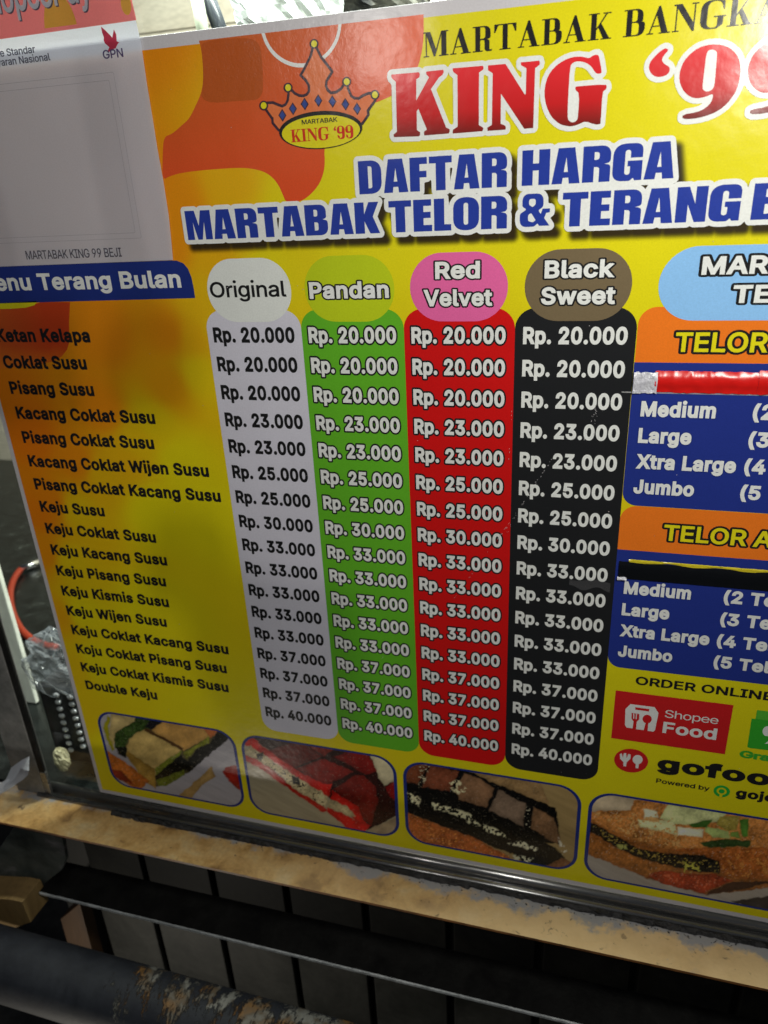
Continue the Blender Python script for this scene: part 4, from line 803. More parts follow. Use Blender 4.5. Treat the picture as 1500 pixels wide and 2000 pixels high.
SP4 = [([(60,270),(450,480),(1100,590),(1100,680),(700,610),(250,450)],(150,128,60),.60,16),([(820,580),(960,600),(960,660),(830,680)],(175,170,70),.5,20),([(290,450),(370,450),(370,490),(300,480)],(165,165,90),.4,20),([(1130,500),(1800,480),(1800,720),(1140,710)],(190,125,60),.58,20),([(100,190),(700,200),(900,480),(450,420)],(195,150,90),.58,20),([(560,680),(1150,720),(980,820)],(190,95,60),.6,24)]
p1 = picture(-6.72, .52, (180, 1370), 310 / 1500, (150, 147, 152), PIC1, 1.5, 3)
p2 = picture(.78, 7.98, (465, 1430), 320 / 1500, (150, 140, 114), PIC2, 1.45, 11, spec=[([(110,130),(510,400),(820,590),(790,680),(480,500),(180,240)],(30,14,12),.62,16),([(170,190),(230,190),(220,250),(170,240)],(15,10,10),.2,10),([(490,400),(560,410),(570,490),(500,470)],(15,10,10),.2,10),([(380,340),(430,350),(430,400),(390,380)],(20,10,10),.4,10)])
p3 = picture(8.26, 15.53, (780, 1480), 365 / 1500, (142, 120, 78), PIC3, 1.4, 23, spec=SP3)
p4 = picture(15.80, 24.1, (1135, 1540), 365 / 1500, (152, 144, 134), PIC4, 1.35, 31, spec=SP4)
for p_, l_ in ((p1, 'picture of green filled cake slices'), (p2, 'picture of red cake with cream filling'), (p3, 'picture of black cake with cheese'), (p4, 'picture of fried egg pancake on a plate')): p_['label'] = l_

# ------------------------------------------------------------------ plain solid materials
def solid(name, col, rough=.5, metal=0.0, **k):
    m, nt, b = nodes(name); b.inputs['Base Color'].default_value = (*col, 1); b.inputs['Roughness'].default_value = rough; b.inputs['Metallic'].default_value = metal
    for kk, v in k.items(): b.inputs[kk].default_value = v
    return m
def worn(name, cols, scale=30.0, rough=(.35, .7), bump=.3, metal=0.0, stretch=(1, 1, 1), detail=6.0, pos=None):
    """layered patchy surface: cols = [(ramp position, colour)]"""
    m, nt, b = nodes(name); b.inputs['Metallic'].default_value = metal
    g = N(nt, 'ShaderNodeNewGeometry'); mp = N(nt, 'ShaderNodeMapping'); mp.inputs['Scale'].default_value = stretch; nt.links.new(g.outputs['Position'], mp.inputs[0])
    n = N(nt, 'ShaderNodeTexNoise', Scale=scale, Detail=detail, Roughness=.62, Distortion=.4); nt.links.new(mp.outputs[0], n.inputs['Vector'])
    r = N(nt, 'ShaderNodeValToRGB'); nt.links.new(n.outputs[0], r.inputs[0]); e = r.color_ramp.elements
    while len(e) < len(cols): e.new(.5)
    for q, (p, c) in zip(e, cols): q.position = p; q.color = (*c, 1)
    n2 = N(nt, 'ShaderNodeTexNoise', Scale=scale * 9, Detail=3.0); nt.links.new(mp.outputs[0], n2.inputs['Vector'])
    mm = N(nt, 'ShaderNodeMapRange'); nt.links.new(n2.outputs[0], mm.inputs[0]); mm.inputs[3].default_value = .7; mm.inputs[4].default_value = 1.3
    sc_ = N(nt, 'ShaderNodeVectorMath', _operation='SCALE'); nt.links.new(r.outputs[0], sc_.inputs[0]); nt.links.new(mm.outputs[0], sc_.inputs['Scale'])
    nt.links.new(sc_.outputs[0], b.inputs['Base Color'])
    rr = N(nt, 'ShaderNodeMapRange'); nt.links.new(n.outputs[0], rr.inputs[0]); rr.inputs[3].default_value = rough[0]; rr.inputs[4].default_value = rough[1]
    nt.links.new(rr.outputs[0], b.inputs['Roughness'])
    bp = N(nt, 'ShaderNodeBump', Strength=bump, Distance=.001); nt.links.new(n2.outputs[0], bp.inputs['Height'])
    bp2 = N(nt, 'ShaderNodeBump', Strength=bump, Distance=.002); nt.links.new(n.outputs[0], bp2.inputs['Height']); nt.links.new(bp.outputs[0], bp2.inputs['Normal'])
    nt.links.new(bp2.outputs[0], b.inputs['Normal'])
    return m
alu = worn('aluminium', [(.3, (.20, .20, .20)), (.7, (.34, .34, .34))], 18, (.18, .34), .08, .9, (.15, 1, 1))
alu_old = worn('oxidised_aluminium', [(.35, (.16, .165, .16)), (.7, (.28, .28, .27))], 25, (.45, .65), .15, .3)
rubber = worn('crumbling_black_sealant', [(.4, (.008, .008, .009)), (.7, (.035, .035, .038))], 120, (.3, .8), .8)
dark = worn('black_painted_steel', [(.35, (.004, .004, .004)), (.75, (.014, .014, .013))], 30, (.4, .7), .2)

def ledge_mat():
    m = worn('worn_ochre_paint', [(.34, (.17, .085, .028)), (.44, (.40, .235, .082)), (.55, (.50, .32, .13)), (.68, (.52, .39, .21))], 26, (.26, .5), .35)
    nt = m.node_tree; b = nt.nodes['Principled BSDF']; src = b.inputs['Base Color'].links[0].from_socket
    g = N(nt, 'ShaderNodeNewGeometry'); s = N(nt, 'ShaderNodeSeparateXYZ'); nt.links.new(g.outputs['Position'], s.inputs[0])
    n = N(nt, 'ShaderNodeTexNoise', Scale=20.0, Detail=7.0, Roughness=.68); nt.links.new(g.outputs['Position'], n.inputs['Vector'])
    mr = N(nt, 'ShaderNodeMapRange'); nt.links.new(s.outputs['Y'], mr.inputs[0]); mr.inputs[1].default_value = -1.9 * U; mr.inputs[2].default_value = -.7 * U; mr.inputs[3].default_value = -.12; mr.inputs[4].default_value = .20
    mrx = N(nt, 'ShaderNodeMapRange'); nt.links.new(s.outputs['X'], mrx.inputs[0]); mrx.inputs[1].default_value = -4 * U; mrx.inputs[2].default_value = 18 * U; mrx.inputs[3].default_value = -.05; mrx.inputs[4].default_value = .12
    a0 = N(nt, 'ShaderNodeMath', _operation='ADD'); nt.links.new(mr.outputs[0], a0.inputs[0]); nt.links.new(mrx.outputs[0], a0.inputs[1])
    ad = N(nt, 'ShaderNodeMath', _operation='ADD'); nt.links.new(a0.outputs[0], ad.inputs[0]); nt.links.new(n.outputs[0], ad.inputs[1])
    st_ = N(nt, 'ShaderNodeMapRange', _interpolation_type='SMOOTHSTEP'); nt.links.new(ad.outputs[0], st_.inputs[0]); st_.inputs[1].default_value = .58; st_.inputs[2].default_value = .72
    mx = N(nt, 'ShaderNodeMixRGB'); nt.links.new(st_.outputs[0], mx.inputs[0]); nt.links.new(src, mx.inputs[1]); mx.inputs[2].default_value = (.30, .30, .31, 1)
    w1 = N(nt, 'ShaderNodeMapRange', _interpolation_type='SMOOTHSTEP'); nt.links.new(s.outputs['X'], w1.inputs[0]); w1.inputs[1].default_value = -6 * U; w1.inputs[2].default_value = 20 * U
    w2 = N(nt, 'ShaderNodeTexNoise', Scale=11.0, Detail=5.0, Roughness=.6); nt.links.new(g.outputs['Position'], w2.inputs['Vector'])
    w3 = N(nt, 'ShaderNodeMath', _operation='MULTIPLY'); nt.links.new(w1.outputs[0], w3.inputs[0]); nt.links.new(w2.outputs[0], w3.inputs[1])
    w4 = N(nt, 'ShaderNodeMapRange'); nt.links.new(w3.outputs[0], w4.inputs[0]); w4.inputs[1].default_value = .05; w4.inputs[2].default_value = .6
    m0 = N(nt, 'ShaderNodeMixRGB'); nt.links.new(w4.outputs[0], m0.inputs[0]); nt.links.new(src, m0.inputs[1]); m0.inputs[2].default_value = (.72, .52, .27, 1); nt.links.new(m0.outputs[0], mx.inputs[1])
    # dark chips and scratches
    v = N(nt, 'ShaderNodeTexNoise', Scale=75.0, Detail=5.0, Roughness=.7, Distortion=1.0); nt.links.new(g.outputs['Position'], v.inputs['Vector'])
    s2 = N(nt, 'ShaderNodeMapRange', _interpolation_type='SMOOTHSTEP'); nt.links.new(v.outputs[0], s2.inputs[0]); s2.inputs[1].default_value = .60; s2.inputs[2].default_value = .70; s2.inputs[4].default_value = .75
    m2 = N(nt, 'ShaderNodeMixRGB'); nt.links.new(s2.outputs[0], m2.inputs[0]); nt.links.new(mx.outputs[0], m2.inputs[1]); m2.inputs[2].default_value = (.055, .04, .035, 1)
    nt.links.new(m2.outputs[0], b.inputs['Base Color']); return m
ochre = ledge_mat()
rust = worn('rusty_steel_edge', [(.35, (.06, .025, .008)), (.7, (.34, .14, .035))], 40, (.4, .7), .3)
panelm = worn('grey_sheet_metal', [(.3, (.018, .019, .016)), (.72, (.060, .060, .053))], 14, (.4, .6), .12)
cream = worn('cream_board', [(.35, (.56, .50, .40)), (.7, (.66, .61, .50))], 6, (.45, .6), .08, 0, (1, 1, 4))
granite = worn('black_speckled_counter', [(.4, (.003, .004, .004)), (.62, (.012, .015, .014)), (.74, (.08, .09, .08))], 34, (.10, .35), .25)
asphalt = worn('asphalt', [(.35, (.03, .03, .03)), (.7, (.06, .06, .058))], 60, (.7, .9), .5)

def glass_mat():
    m = bpy.data.materials.new('window_glass'); m.use_nodes = True; nt = m.node_tree; nt.nodes.clear()
    o = nt.nodes.new('ShaderNodeOutputMaterial'); mx = nt.nodes.new('ShaderNodeMixShader'); t = nt.nodes.new('ShaderNodeBsdfTransparent'); g = nt.nodes.new('ShaderNodeBsdfGlossy'); f = nt.nodes.new('ShaderNodeFresnel')
    t.inputs[0].default_value = (.93, .96, .94, 1); g.inputs['Roughness'].default_value = .03; f.inputs[0].default_value = 1.45
    ge = nt.nodes.new('ShaderNodeNewGeometry'); sb = nt.nodes.new('ShaderNodeMath'); sb.operation = 'SUBTRACT'; sb.inputs[0].default_value = 1; nt.links.new(ge.outputs['Backfacing'], sb.inputs[1])
    ml = nt.nodes.new('ShaderNodeMath'); ml.operation = 'MULTIPLY'; nt.links.new(sb.outputs[0], ml.inputs[0]); nt.links.new(f.outputs[0], ml.inputs[1])   # one reflection per pane, at its outer faces
    nt.links.new(ml.outputs[0], mx.inputs[0]); nt.links.new(t.outputs[0], mx.inputs[1]); nt.links.new(g.outputs[0], mx.inputs[2]); nt.links.new(mx.outputs[0], o.inputs[0]); return m
def film(name, tint, alpha, rough=.12):
    """thin clear plastic film"""
    m, nt, b = nodes(name); b.inputs['Base Color'].default_value = (*tint, 1); b.inputs['Roughness'].default_value = rough
    b.inputs['Specular IOR Level'].default_value = .9
    lw = N(nt, 'ShaderNodeLayerWeight', Blend=.55); mr = N(nt, 'ShaderNodeMapRange'); nt.links.new(lw.outputs['Facing'], mr.inputs[0]); mr.inputs[3].default_value = alpha; mr.inputs[4].default_value = min(1, alpha + .6)
    nt.links.new(mr.outputs[0], b.inputs['Alpha']); return m

# ------------------------------------------------------------------ ground and the stall's cart
V, F = [], []; box(V, F, -260, 300, -260, 300, -66, -65)
mesh('ground', V, F, asphalt, kind='structure')

XL, XR = -11.3, 30.0
cart = thing('food_cart', 'street food cart with aluminium framed window, ochre painted steel ledge and grey sheet metal front', 'food cart', (9, 8, -64.9))
def bar(name, prof, x0, x1, mats, n=1, jit=None, fm=None, bev=0, parent=cart, **props):
    V, F = extrude_x(prof, x0, x1, n, jit); o = mesh(name, V, F, mats, parent, **props); fix(o, bev); return o
V, F = [], []; box(V, F, XL + .3, XR, .14, .34, -23.0, 34)
fix(mesh('glass_pane', V, F, glass_mat(), cart))
# bottom rail: rounded inner lip, groove, outer lip
lipA = [(.13, -22.54), (.0, -22.545), (-.08, -22.56), (-.16, -22.62), (-.215, -22.71), (-.235, -22.82), (-.24, -23.3), (.13, -23.3)]
o = bar('window_rail', lipA, XL + .2, XR, alu)
lipB = [(-.30, -23.3), (-.30, -22.84), (-.33, -22.80), (-.40, -22.785), (-.50, -22.80), (-.57, -22.84), (-.60, -22.92), (-.60, -23.3)]
o2 = bar('window_rail', lipB, XL + .2, XR, alu)
bar('rail_groove', [(-.235, -23.3), (-.235, -23.02), (-.305, -23.02), (-.305, -23.3)], XL + .2, XR, rubber)
for q in (o, o2):
    for p in q.data.polygons: p.use_smooth = len(p.vertices) == 4
# steel ledge: flat top seen from above, thin rusty front edge
LF = -2.47
V, F = extrude_x([(-.2, -22.95), (LF, -22.95), (LF, -23.07), (-.2, -23.07)], -14.6, XR, 1)
F[1:2] = F[1:2]
o = mesh('steel_ledge', V, F, [ochre, rust], cart); fix(o)
for p in o.data.polygons:
    if p.normal.y < -.9 or p.normal.z < -.5: p.material_index = 1
def fluff(x, i, a=.05):
    return (a * (vnoise(np.array(x * 3.1 + i * 9.7), np.array(i * 3.3), 4) - .5) * 2 + a * (vnoise(np.array(x * 9.3 + i * 5.1), np.array(i * 1.3), 8) - .5),
            a * 1.1 * (vnoise(np.array(x * 5.7 + i * 4.7), np.array(i * 7.3), 14) - .5) * 2)
def fl2(x, i):
    dy, dz = fluff(x, i, .055); k = .5 + .5 * float(vnoise(np.array(x * .9), np.array(2.0), 33))
    if i in (1, 2, 3): dz += .05 * (k - .6); dy -= .10 * (k - .5) * (1 if i < 4 else 0)
    return float(dy), float(dz)
sealant = bar('sealant_strip', [(-.60, -22.96), (-.60, -22.86), (-.66, -22.83), (-.73, -22.85), (-.80, -22.90), (-.84, -22.96)], -6.6, XR, rubber, 620, fl2)
for p in sealant.data.polygons: p.use_smooth = False
# crumbs of sealant and paint chips lying on the ledge
Vc, Fc = [], []
for k in range(150):
    x = random.uniform(9, 22) if k < 110 else random.uniform(-6, 9); y = -.86 - abs(random.gauss(0, .10)); s = random.uniform(.015, .05)
    n = len(Vc); Vc += [(x + random.uniform(-s, s) * 1.6, y + random.uniform(-s, s), -22.948 + (0 if j < 3 else s * .9)) for j in range(4)]
    Fc += [(n, n + 1, n + 2), (n, n + 3, n + 1), (n + 1, n + 3, n + 2), (n + 2, n + 3, n)]
fix(mesh('sealant_crumbs', Vc, Fc, rubber, cart, kind='stuff'))
# left upright of the window frame with its dark gasket
ax = P(77, 1480, -.45)[0]
V, F = [], []; box(V, F, ax - 2.05, ax - .34, -.45, .1, -22.94, 36)
fix(mesh('window_post', V, F, alu_old, cart), .05)
V, F = [], []; box(V, F, ax - .33, ax, -.42, -.30, -21.4, 36)
fix(mesh('post_gasket', V, F, dark, cart))
V, F = [], []; box(V, F, ax - .33, ax + .03, -.44, -.25, -22.94, -21.42)
fix(mesh('corner_bracket', V, F, alu, cart), .03)
# inner whitewashed post behind the glass
bx_ = P(62, 1315, 6.5)[0]
whitewash = worn('grimy_whitewash', [(.30, (.55, .57, .50)), (.42, (.78, .80, .73)), (.7, (.84, .86, .78))], 8, (.5, .7), .2, 0, (1, 1, .35))
V, F = [], []; box(V, F, bx_ - 2.3, bx_, 6.2, 6.5, -23.35, 34)
fix(mesh('inner_post', V, F, whitewash, cart), .06)
# counter and back board inside
V, F = [], []; box(V, F, -120, 44, .36, 46, -24.1, -23.4)
fix(mesh('counter_top', V, F, granite, cart), .02)
for k in range(9):
    V, F = [], []; box(V, F, -120, 56, 46, 46.6, -23.4 + k * 7.0, -23.4 + (k + 1) * 7.0 - .12)
    fix(mesh('back_board', V, F, cream, cart), .03)
shade_steel = worn('shade_darkened_sheet', [(.35, (.006, .006, .006)), (.7, (.018, .018, .016))], 14, (.5, .7), .15)  # darker copy of the panel steel, paints in the shade under the ledge
for m_, v_ in ((shade_steel, .08), (panelm, .25), (dark, .3)): m_.node_tree.nodes['Principled BSDF'].inputs['Specular IOR Level'].default_value = v_
# grey sheet panels of the cart's front, dark joints between them
for k in range(-1, 9):
    xa = -7.16 + 4.27 * k + (.18 if k >= 0 else .6); xb = -7.16 + 4.27 * (k + 1) - .20
    V, F = [], []; box(V, F, xa, xb, 1.0, 1.3, -62, -30.9)
    fix(mesh('front_panel', V, F, panelm, cart), .05)
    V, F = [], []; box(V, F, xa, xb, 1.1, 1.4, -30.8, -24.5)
    fix(mesh('shaded_upper_panel', V, F, shade_steel, cart), .05)
V, F = [], []; box(V, F, -14, XR, 1.7, 2.0, -62, -24.2)
mesh('inner_lining', V, F, worn('grimy_steel', [(.35, (.010, .010, .009)), (.7, (.022, .022, .02))], 14, (.5, .7), .2), cart)
V, F = [], []; box(V, F, -14, XR, -.28, 1.6, -24.4, -23.42)
fix(mesh('light_stop_board', V, F, dark, cart))  # unseen board added to stop inside light leaking onto the panels
# black angle bar in front of the panels, with its bright front edge
lefts = P(75, 1735, -2.0)[0]
edge = worn('scuffed_bare_edge', [(.4, (.40, .43, .43)), (.65, (.70, .74, .74))], 60, (.3, .5), .3, .1)
V, F = extrude_x([(-.1, -28.13), (-2.0, -28.20), (-2.05, -28.24), (-2.05, -28.36), (-.1, -28.36)], lefts, XR, 60, lambda x, i: (0, .02 * (float(vnoise(np.array(x * 2.), np.array(0.), 5)) - .5) if i in (1, 2, 3) else 0))
o = mesh('angle_bar', V, F, [dark, edge], cart); fix(o)
for p in o.data.polygons:
    if p.normal.y < -.6 or (abs(p.center.y + (base_of(cart).y - (-2.02) * U)) < .035 * U * 2 and p.normal.z > .2 and p.area < 0.00002): p.material_index = 1
# gusset plate under the ledge at the left corner
def plate(name, pts, Y, th, mat, parent=None, **props):
    q = [P(x, y, Y) for x, y in pts]; n = len(q)
    V = [(a, Y, c) for a, c in q] + [(a, Y + th, c) for a, c in q]
    F = [tuple(range(n)), tuple(range(2 * n - 1, n - 1, -1))] + [(i, n + i, n + (i + 1) % n, (i + 1) % n) for i in range(n)]
    return fix(mesh(name, V, F, mat, parent, **props), .03)
gus = worn('scratched_green_grey_steel', [(.36, (.035, .045, .04)), (.50, (.085, .10, .088)), (.60, (.11, .12, .105)), (.70, (.26, .25, .24))], 13, (.4, .7), .3)
plate('gusset_plate', [(38, 1600), (118, 1612), (128, 1680), (120, 1700), (75, 1735), (60, 1770), (-60, 1770), (-60, 1700), (0, 1655)], -1.3, .25, gus, cart)
tan_ = worn('bare_tan_wood', [(.35, (.24, .15, .055)), (.7, (.33, .22, .085))], 20, (.5, .7), .3, 0, (1, 1, .2))
brn = worn('brown_wood', [(.35, (.07, .032, .011)), (.7, (.11, .055, .02))], 20, (.5, .7), .3, 0, (1, 1, .2))
wb = thing('wood_block', 'pale tan wood block wedged behind the dark pipe at the lower left', 'wood block', (P(20, 1812, -3)[0], -3, P(20, 1812, -3)[1]))
plate('block', [(-60, 1752), (20, 1757), (43, 1762), (60, 1802), (25, 1814), (-60, 1812)], -3.0, 1.4, tan_, wb)
wb2 = thing('wood_batten', 'dark brown wooden batten standing under the black angle bar', 'wooden batten', (P(165, 1870, 0)[0], -.2, P(165, 1900, 0)[1]))
plate('batten', [(118, 1795), (155, 1765), (215, 1990), (165, 1960)], -.2, .8, brn, wb2)

# foreground pipe with peeling paint
def pipe_mat():
    m = worn('dark_blue_pipe_paint', [(.35, (.010, .011, .016)), (.7, (.026, .028, .035))], 14, (.5, .75), .25)
    nt = m.node_tree; b = nt.nodes['Principled BSDF']; src = b.inputs['Base Color'].links[0].from_socket
    g = N(nt, 'ShaderNodeNewGeometry'); mp = N(nt, 'ShaderNodeMapping'); mp.inputs['Scale'].default_value = (1.5, .5, .7); nt.links.new(g.outputs['Position'], mp.inputs[0]); n = N(nt, 'ShaderNodeTexNoise', Scale=26.0, Detail=9.0, Roughness=.8); nt.links.new(mp.outputs[0], n.inputs['Vector'])
    s = N(nt, 'ShaderNodeSeparateXYZ'); nt.links.new(g.outputs['Position'], s.inputs[0])
    mr = N(nt, 'ShaderNodeMapRange', _interpolation_type='SMOOTHSTEP'); nt.links.new(s.outputs['X'], mr.inputs[0]); mr.inputs[1].default_value = -5.6 * U; mr.inputs[2].default_value = -3.4 * U; mr.inputs[3].default_value = -.16; mr.inputs[4].default_value = .03
    sn = N(nt, 'ShaderNodeSeparateXYZ'); nt.links.new(g.outputs['Normal'], sn.inputs[0]); tp = N(nt, 'ShaderNodeMapRange'); nt.links.new(sn.outputs['Z'], tp.inputs[0]); tp.inputs[1].default_value = .2; tp.inputs[2].default_value = .95; tp.inputs[3].default_value = -.03; tp.inputs[4].default_value = .045
    a9 = N(nt, 'ShaderNodeMath', _operation='ADD'); nt.links.new(mr.outputs[0], a9.inputs[0]); nt.links.new(tp.outputs[0], a9.inputs[1])
    ad = N(nt, 'ShaderNodeMath', _operation='ADD'); nt.links.new(a9.outputs[0], ad.inputs[0]); nt.links.new(n.outputs[0], ad.inputs[1])
    st_ = N(nt, 'ShaderNodeMapRange', _interpolation_type='SMOOTHSTEP'); nt.links.new(ad.outputs[0], st_.inputs[0]); st_.inputs[1].default_value = .55; st_.inputs[2].default_value = .60
    n2 = N(nt, 'ShaderNodeTexNoise', Scale=35.0, Detail=4.0); nt.links.new(g.outputs['Position'], n2.inputs['Vector'])
    r = N(nt, 'ShaderNodeValToRGB'); nt.links.new(n2.outputs[0], r.inputs[0]); e = r.color_ramp.elements; e.new(.5)
    for q, (p, c) in zip(e, [(.40, (.17, .165, .15)), (.50, (.09, .07, .05)), (.62, (.18, .09, .028))]): q.position = p; q.color = (*c, 1)
    mx = N(nt, 'ShaderNodeMixRGB'); nt.links.new(st_.outputs[0], mx.inputs[0]); nt.links.new(src, mx.inputs[1]); nt.links.new(r.outputs[0], mx.inputs[2])
    nt.links.new(mx.outputs[0], b.inputs['Base Color'])
    bp = N(nt, 'ShaderNodeBump', Strength=.9, Distance=.0015); nt.links.new(st_.outputs[0], bp.inputs['Height']); nt.links.new(b.inputs['Normal'].links[0].from_socket, bp.inputs['Normal']); nt.links.new(bp.outputs[0], b.inputs['Normal'])
    return m
def tube(path, r, n=16, rfun=None):
    V, F = [], []; P_ = [Vector(p) for p in path]
    for k, p in enumerate(P_):
        t = (P_[min(k + 1, len(P_) - 1)] - P_[max(k - 1, 0)]).normalized(); a = t.cross(Vector((0, 0, 1)) if abs(t.z) < .9 else Vector((1, 0, 0))).normalized(); b = t.cross(a)
        rr = r if rfun is None else rfun(k / (len(P_) - 1))
        V += [tuple(p + (a * math.cos(2 * math.pi * i / n) + b * math.sin(2 * math.pi * i / n)) * rr) for i in range(n)]
    for k in range(len(P_) - 1):
        for i in range(n): a = k * n + i; b = k * n + (i + 1) % n; F.append((a, b, b + n, a + n))
    F.append(tuple(range(n))[::-1]); F.append(tuple(len(V) - n + i for i in range(n)))
    return V, F
A_ = Vector(P3(0, 1880, -5)); B_ = Vector(P3(330, 1978, -5)); D_ = (B_ - A_)
pp = [A_ + D_ * t for t in np.linspace(-1.2, 3.6, 30)]
V, F = tube(pp, 1.55, 40)
pm = pipe_mat(); pm.node_tree.nodes['Principled BSDF'].inputs['Specular IOR Level'].default_value = .3
pipe = mesh('steel_pipe', V, F, pm, smooth=True); fix(pipe)
pipe['label'] = 'dark blue steel pipe with peeling paint crossing the lower left corner'; pipe['category'] = 'pipe'

# ------------------------------------------------------------------ tapes stuck over the board
def strip(xs, z0f, z1f, bulge, y0, n=7, crumple=0, seed=1):
    V, F = [], []
    for x in xs:
        for j in range(n):
            t = j / (n - 1); z = z1f(x) * (1 - t) + z0f(x) * t
            y = y0 - bulge * math.sin(math.pi * min(1, t * 1.15)) ** .8 if t < .87 else y0 - bulge * .12
            c = crumple * (float(fbm(np.array(x * 5.0), np.array(t * 3.0), seed, 3)) - .5)
            V.append((x, y - c - crumple * .3, z + (crumple * .4 * (float(vnoise(np.array(x * 12), np.array(t * 7.), seed)) - .5) if j in (0, n - 1) else 0)))
    for i in range(len(xs) - 1):
        for j in range(n - 1): a = i * n + j; F.append((a, a + 1, a + n + 1, a + n))
    return V, F
redt = solid('glossy_red_tape', (.70, .012, .010), .28); blk = solid('glossy_black_tape', (.006, .007, .009), .25); silver = worn('crumpled_white_film', [(.4, (.55, .55, .62)), (.6, (.75, .76, .82))], 40, (.15, .3), .6)
tape = thing('red_tape', 'glossy red tape with a crumpled white torn end, stuck across the upper blue panel', 'tape', (20, -.03, -1.1))
V, F = strip(np.arange(16.66, 19.50, .04), lambda x: -1.40, lambda x: -.76, .10, -.03, crumple=.06)
mesh('tape_strip', V, F, redt, tape, smooth=True)
V, F = strip(np.arange(19.46, 23.9, .04), lambda x: -1.41, lambda x: -.71, .11, -.04, crumple=.06, seed=4)
mesh('tape_strip', V, F, redt, tape, smooth=True)
V, F = strip(np.arange(16.06, 16.74, .025), lambda x: -1.43, lambda x: -.80, .05, -.05, n=14, crumple=.13, seed=9)
mesh('torn_end', V, F, silver, tape)
V, F = strip(np.arange(15.75, 23.9, .1), lambda x: -1.445, lambda x: -1.405, .004, -.03, n=3)
mesh('clear_edge', V, F, film('clear_tape_edge', (.8, .8, .8), .35), tape)
tape2 = thing('black_tape', 'glossy black tape with a yellow upper edge, stuck across the lower blue panel', 'tape', (20, -.03, -7.5))
V, F = strip(np.arange(16.12, 23.9, .06), lambda x: -7.80, lambda x: -7.15, .03, -.03, crumple=.012, seed=14)
mesh('tape_strip', V, F, blk, tape2, smooth=True)
V, F = strip(np.arange(16.42, 23.9, .05), lambda x: -7.15 + .03 * math.sin(x * 4), lambda x: -7.05, .012, -.035, n=4, crumple=.02, seed=3)
mesh('yellow_edge', V, F, solid('glossy_yellow_tape', (.75, .62, .03), .25), tape2)
V, F = strip(np.arange(16.10, 16.42, .03), lambda x: -7.86, lambda x: -7.72 + .3 * (x - 16.1) * 0, .05, -.05, n=6, crumple=.08, seed=5)
mesh('torn_end', V, F, silver, tape2)
# remains of clear tape over the black column
V, F = strip(np.arange(14.55, 15.95, .05), lambda x: -8.30 + .08 * math.sin(x * 7), lambda x: -7.98 + .05 * math.sin(x * 5), .004, -.03, n=5, crumple=.012, seed=6)
o = mesh('clear_tape', V, F, film('dusty_clear_tape', (.35, .35, .37), .05, .3)); o['label'] = 'small dusty scrap of clear tape over a price in the black column'; o['category'] = 'tape'

# scratches worn through the print
scr = []
def scratch(p, q, n):
    a, b = P(*p), P(*q)
    for k in range(n):
        t = random.random(); t2 = t + random.uniform(.01, .03); wv = random.uniform(.006, .014)
        ox = random.gauss(0, .02); x0_, z0_ = a[0] + (b[0] - a[0]) * t + ox, a[1] + (b[1] - a[1]) * t; x1_, z1_ = a[0] + (b[0] - a[0]) * t2 + ox, a[1] + (b[1] - a[1]) * t2
        scr.append([(x0_ - wv, z0_), (x1_, z1_), (x0_ + wv, z0_ + wv)])
scratch((1175, 770), (1140, 860), 14); scratch((1088, 880), (1020, 985), 26); scratch((995, 1020), (890, 1165), 26); scratch((1000, 800), (995, 900), 6); scratch((750, 1280), (735, 1310), 6); scratch((1165, 800), (1160, 850), 8); scratch((1010, 1000), (990, 1040), 10)
for k in range(60):
    x, z = random.uniform(-6, 22), random.uniform(-21, 8); r_ = random.uniform(.008, .022); scr.append([(x - r_, z), (x, z - r_), (x + r_, z + r_ * .6)])
mkp = [( [l], 12, M['paper']) for l in scr]
flat('scratches', mkp, board, kind='stuff')

# ------------------------------------------------------------------ payment sticker over the board's upper left corner
SY = 16
sticker = thing('payment_sticker', 'paper payment sticker with red top band, hanging over the upper left of the price poster', 'sticker', (-4, -.05, 2.70))
def paper_mat(name, col):
    m = ink(name, col, rough=.42); nt = m.node_tree; b = nt.nodes['Principled BSDF']
    tr = nt.nodes.new('ShaderNodeBsdfTranslucent'); tr.inputs[0].default_value = (*col, 1); mx = nt.nodes.new('ShaderNodeMixShader'); mx.inputs[0].default_value = .38
    out = nt.nodes['Material Output']; nt.links.new(b.outputs[0], mx.inputs[1]); nt.links.new(tr.outputs[0], mx.inputs[2]); nt.links.new(mx.outputs[0], out.inputs[0]); return m
pap = paper_mat('sticker_paper', (.74, .76, .85)); pred = paper_mat('sticker_red', (.92, .26, .25)); pyel = paper_mat('sticker_yellow', (.85, .58, .10)); pgrey = paper_mat('sticker_grey_print', (.12, .12, .17))
edge_ = [P(*q) for q in ((339.5, 507), (337, 480), (331, 420), (320, 350), (309, 290), (300, 233), (288, 160), (277, 83), (267, 40), (257, 0))]
edge_ = [(e[0], e[1]) for e in edge_] + [(1.0, 13.5)]
flat('sticker_sheet', [([[(-8.2, 2.66), (1.15, 2.73)] + edge_[1:] + [(-8.2, 13.5)]], SY, pap)], sticker)
flat('red_band', [([[(-8.2, 9.42), (1.17, 9.49), (1.10, 10.2), (1.0, 13.5), (-8.2, 13.5)]], SY + 1, pred)], sticker)
yc = P(122, 58); yr = P(153, 50)[0] - yc[0]
flat('yellow_dot', [([[p for p in ell(yc[0], yc[1] - .05, yr, .98, 0, 48) if p[1] > 9.46]], SY + 2, pyel)], sticker)
flat('yellow_dot', [([ell(P(248, 9)[0], P(248, 9)[1], .17, .27)], SY + 2, pyel)], sticker)
for dxy, mm, ly in ((.035, pgrey, SY + 2.5), (0, pap, SY + 3)):
    bs = P(60, 19)
    text('band_lettering', 'ShopeePay', (2, P(10, 28)[0] + dxy), (8, P(183, -3)[0] + dxy), bs[1] - dxy, .90, mm, sticker, ly, weight=.012)
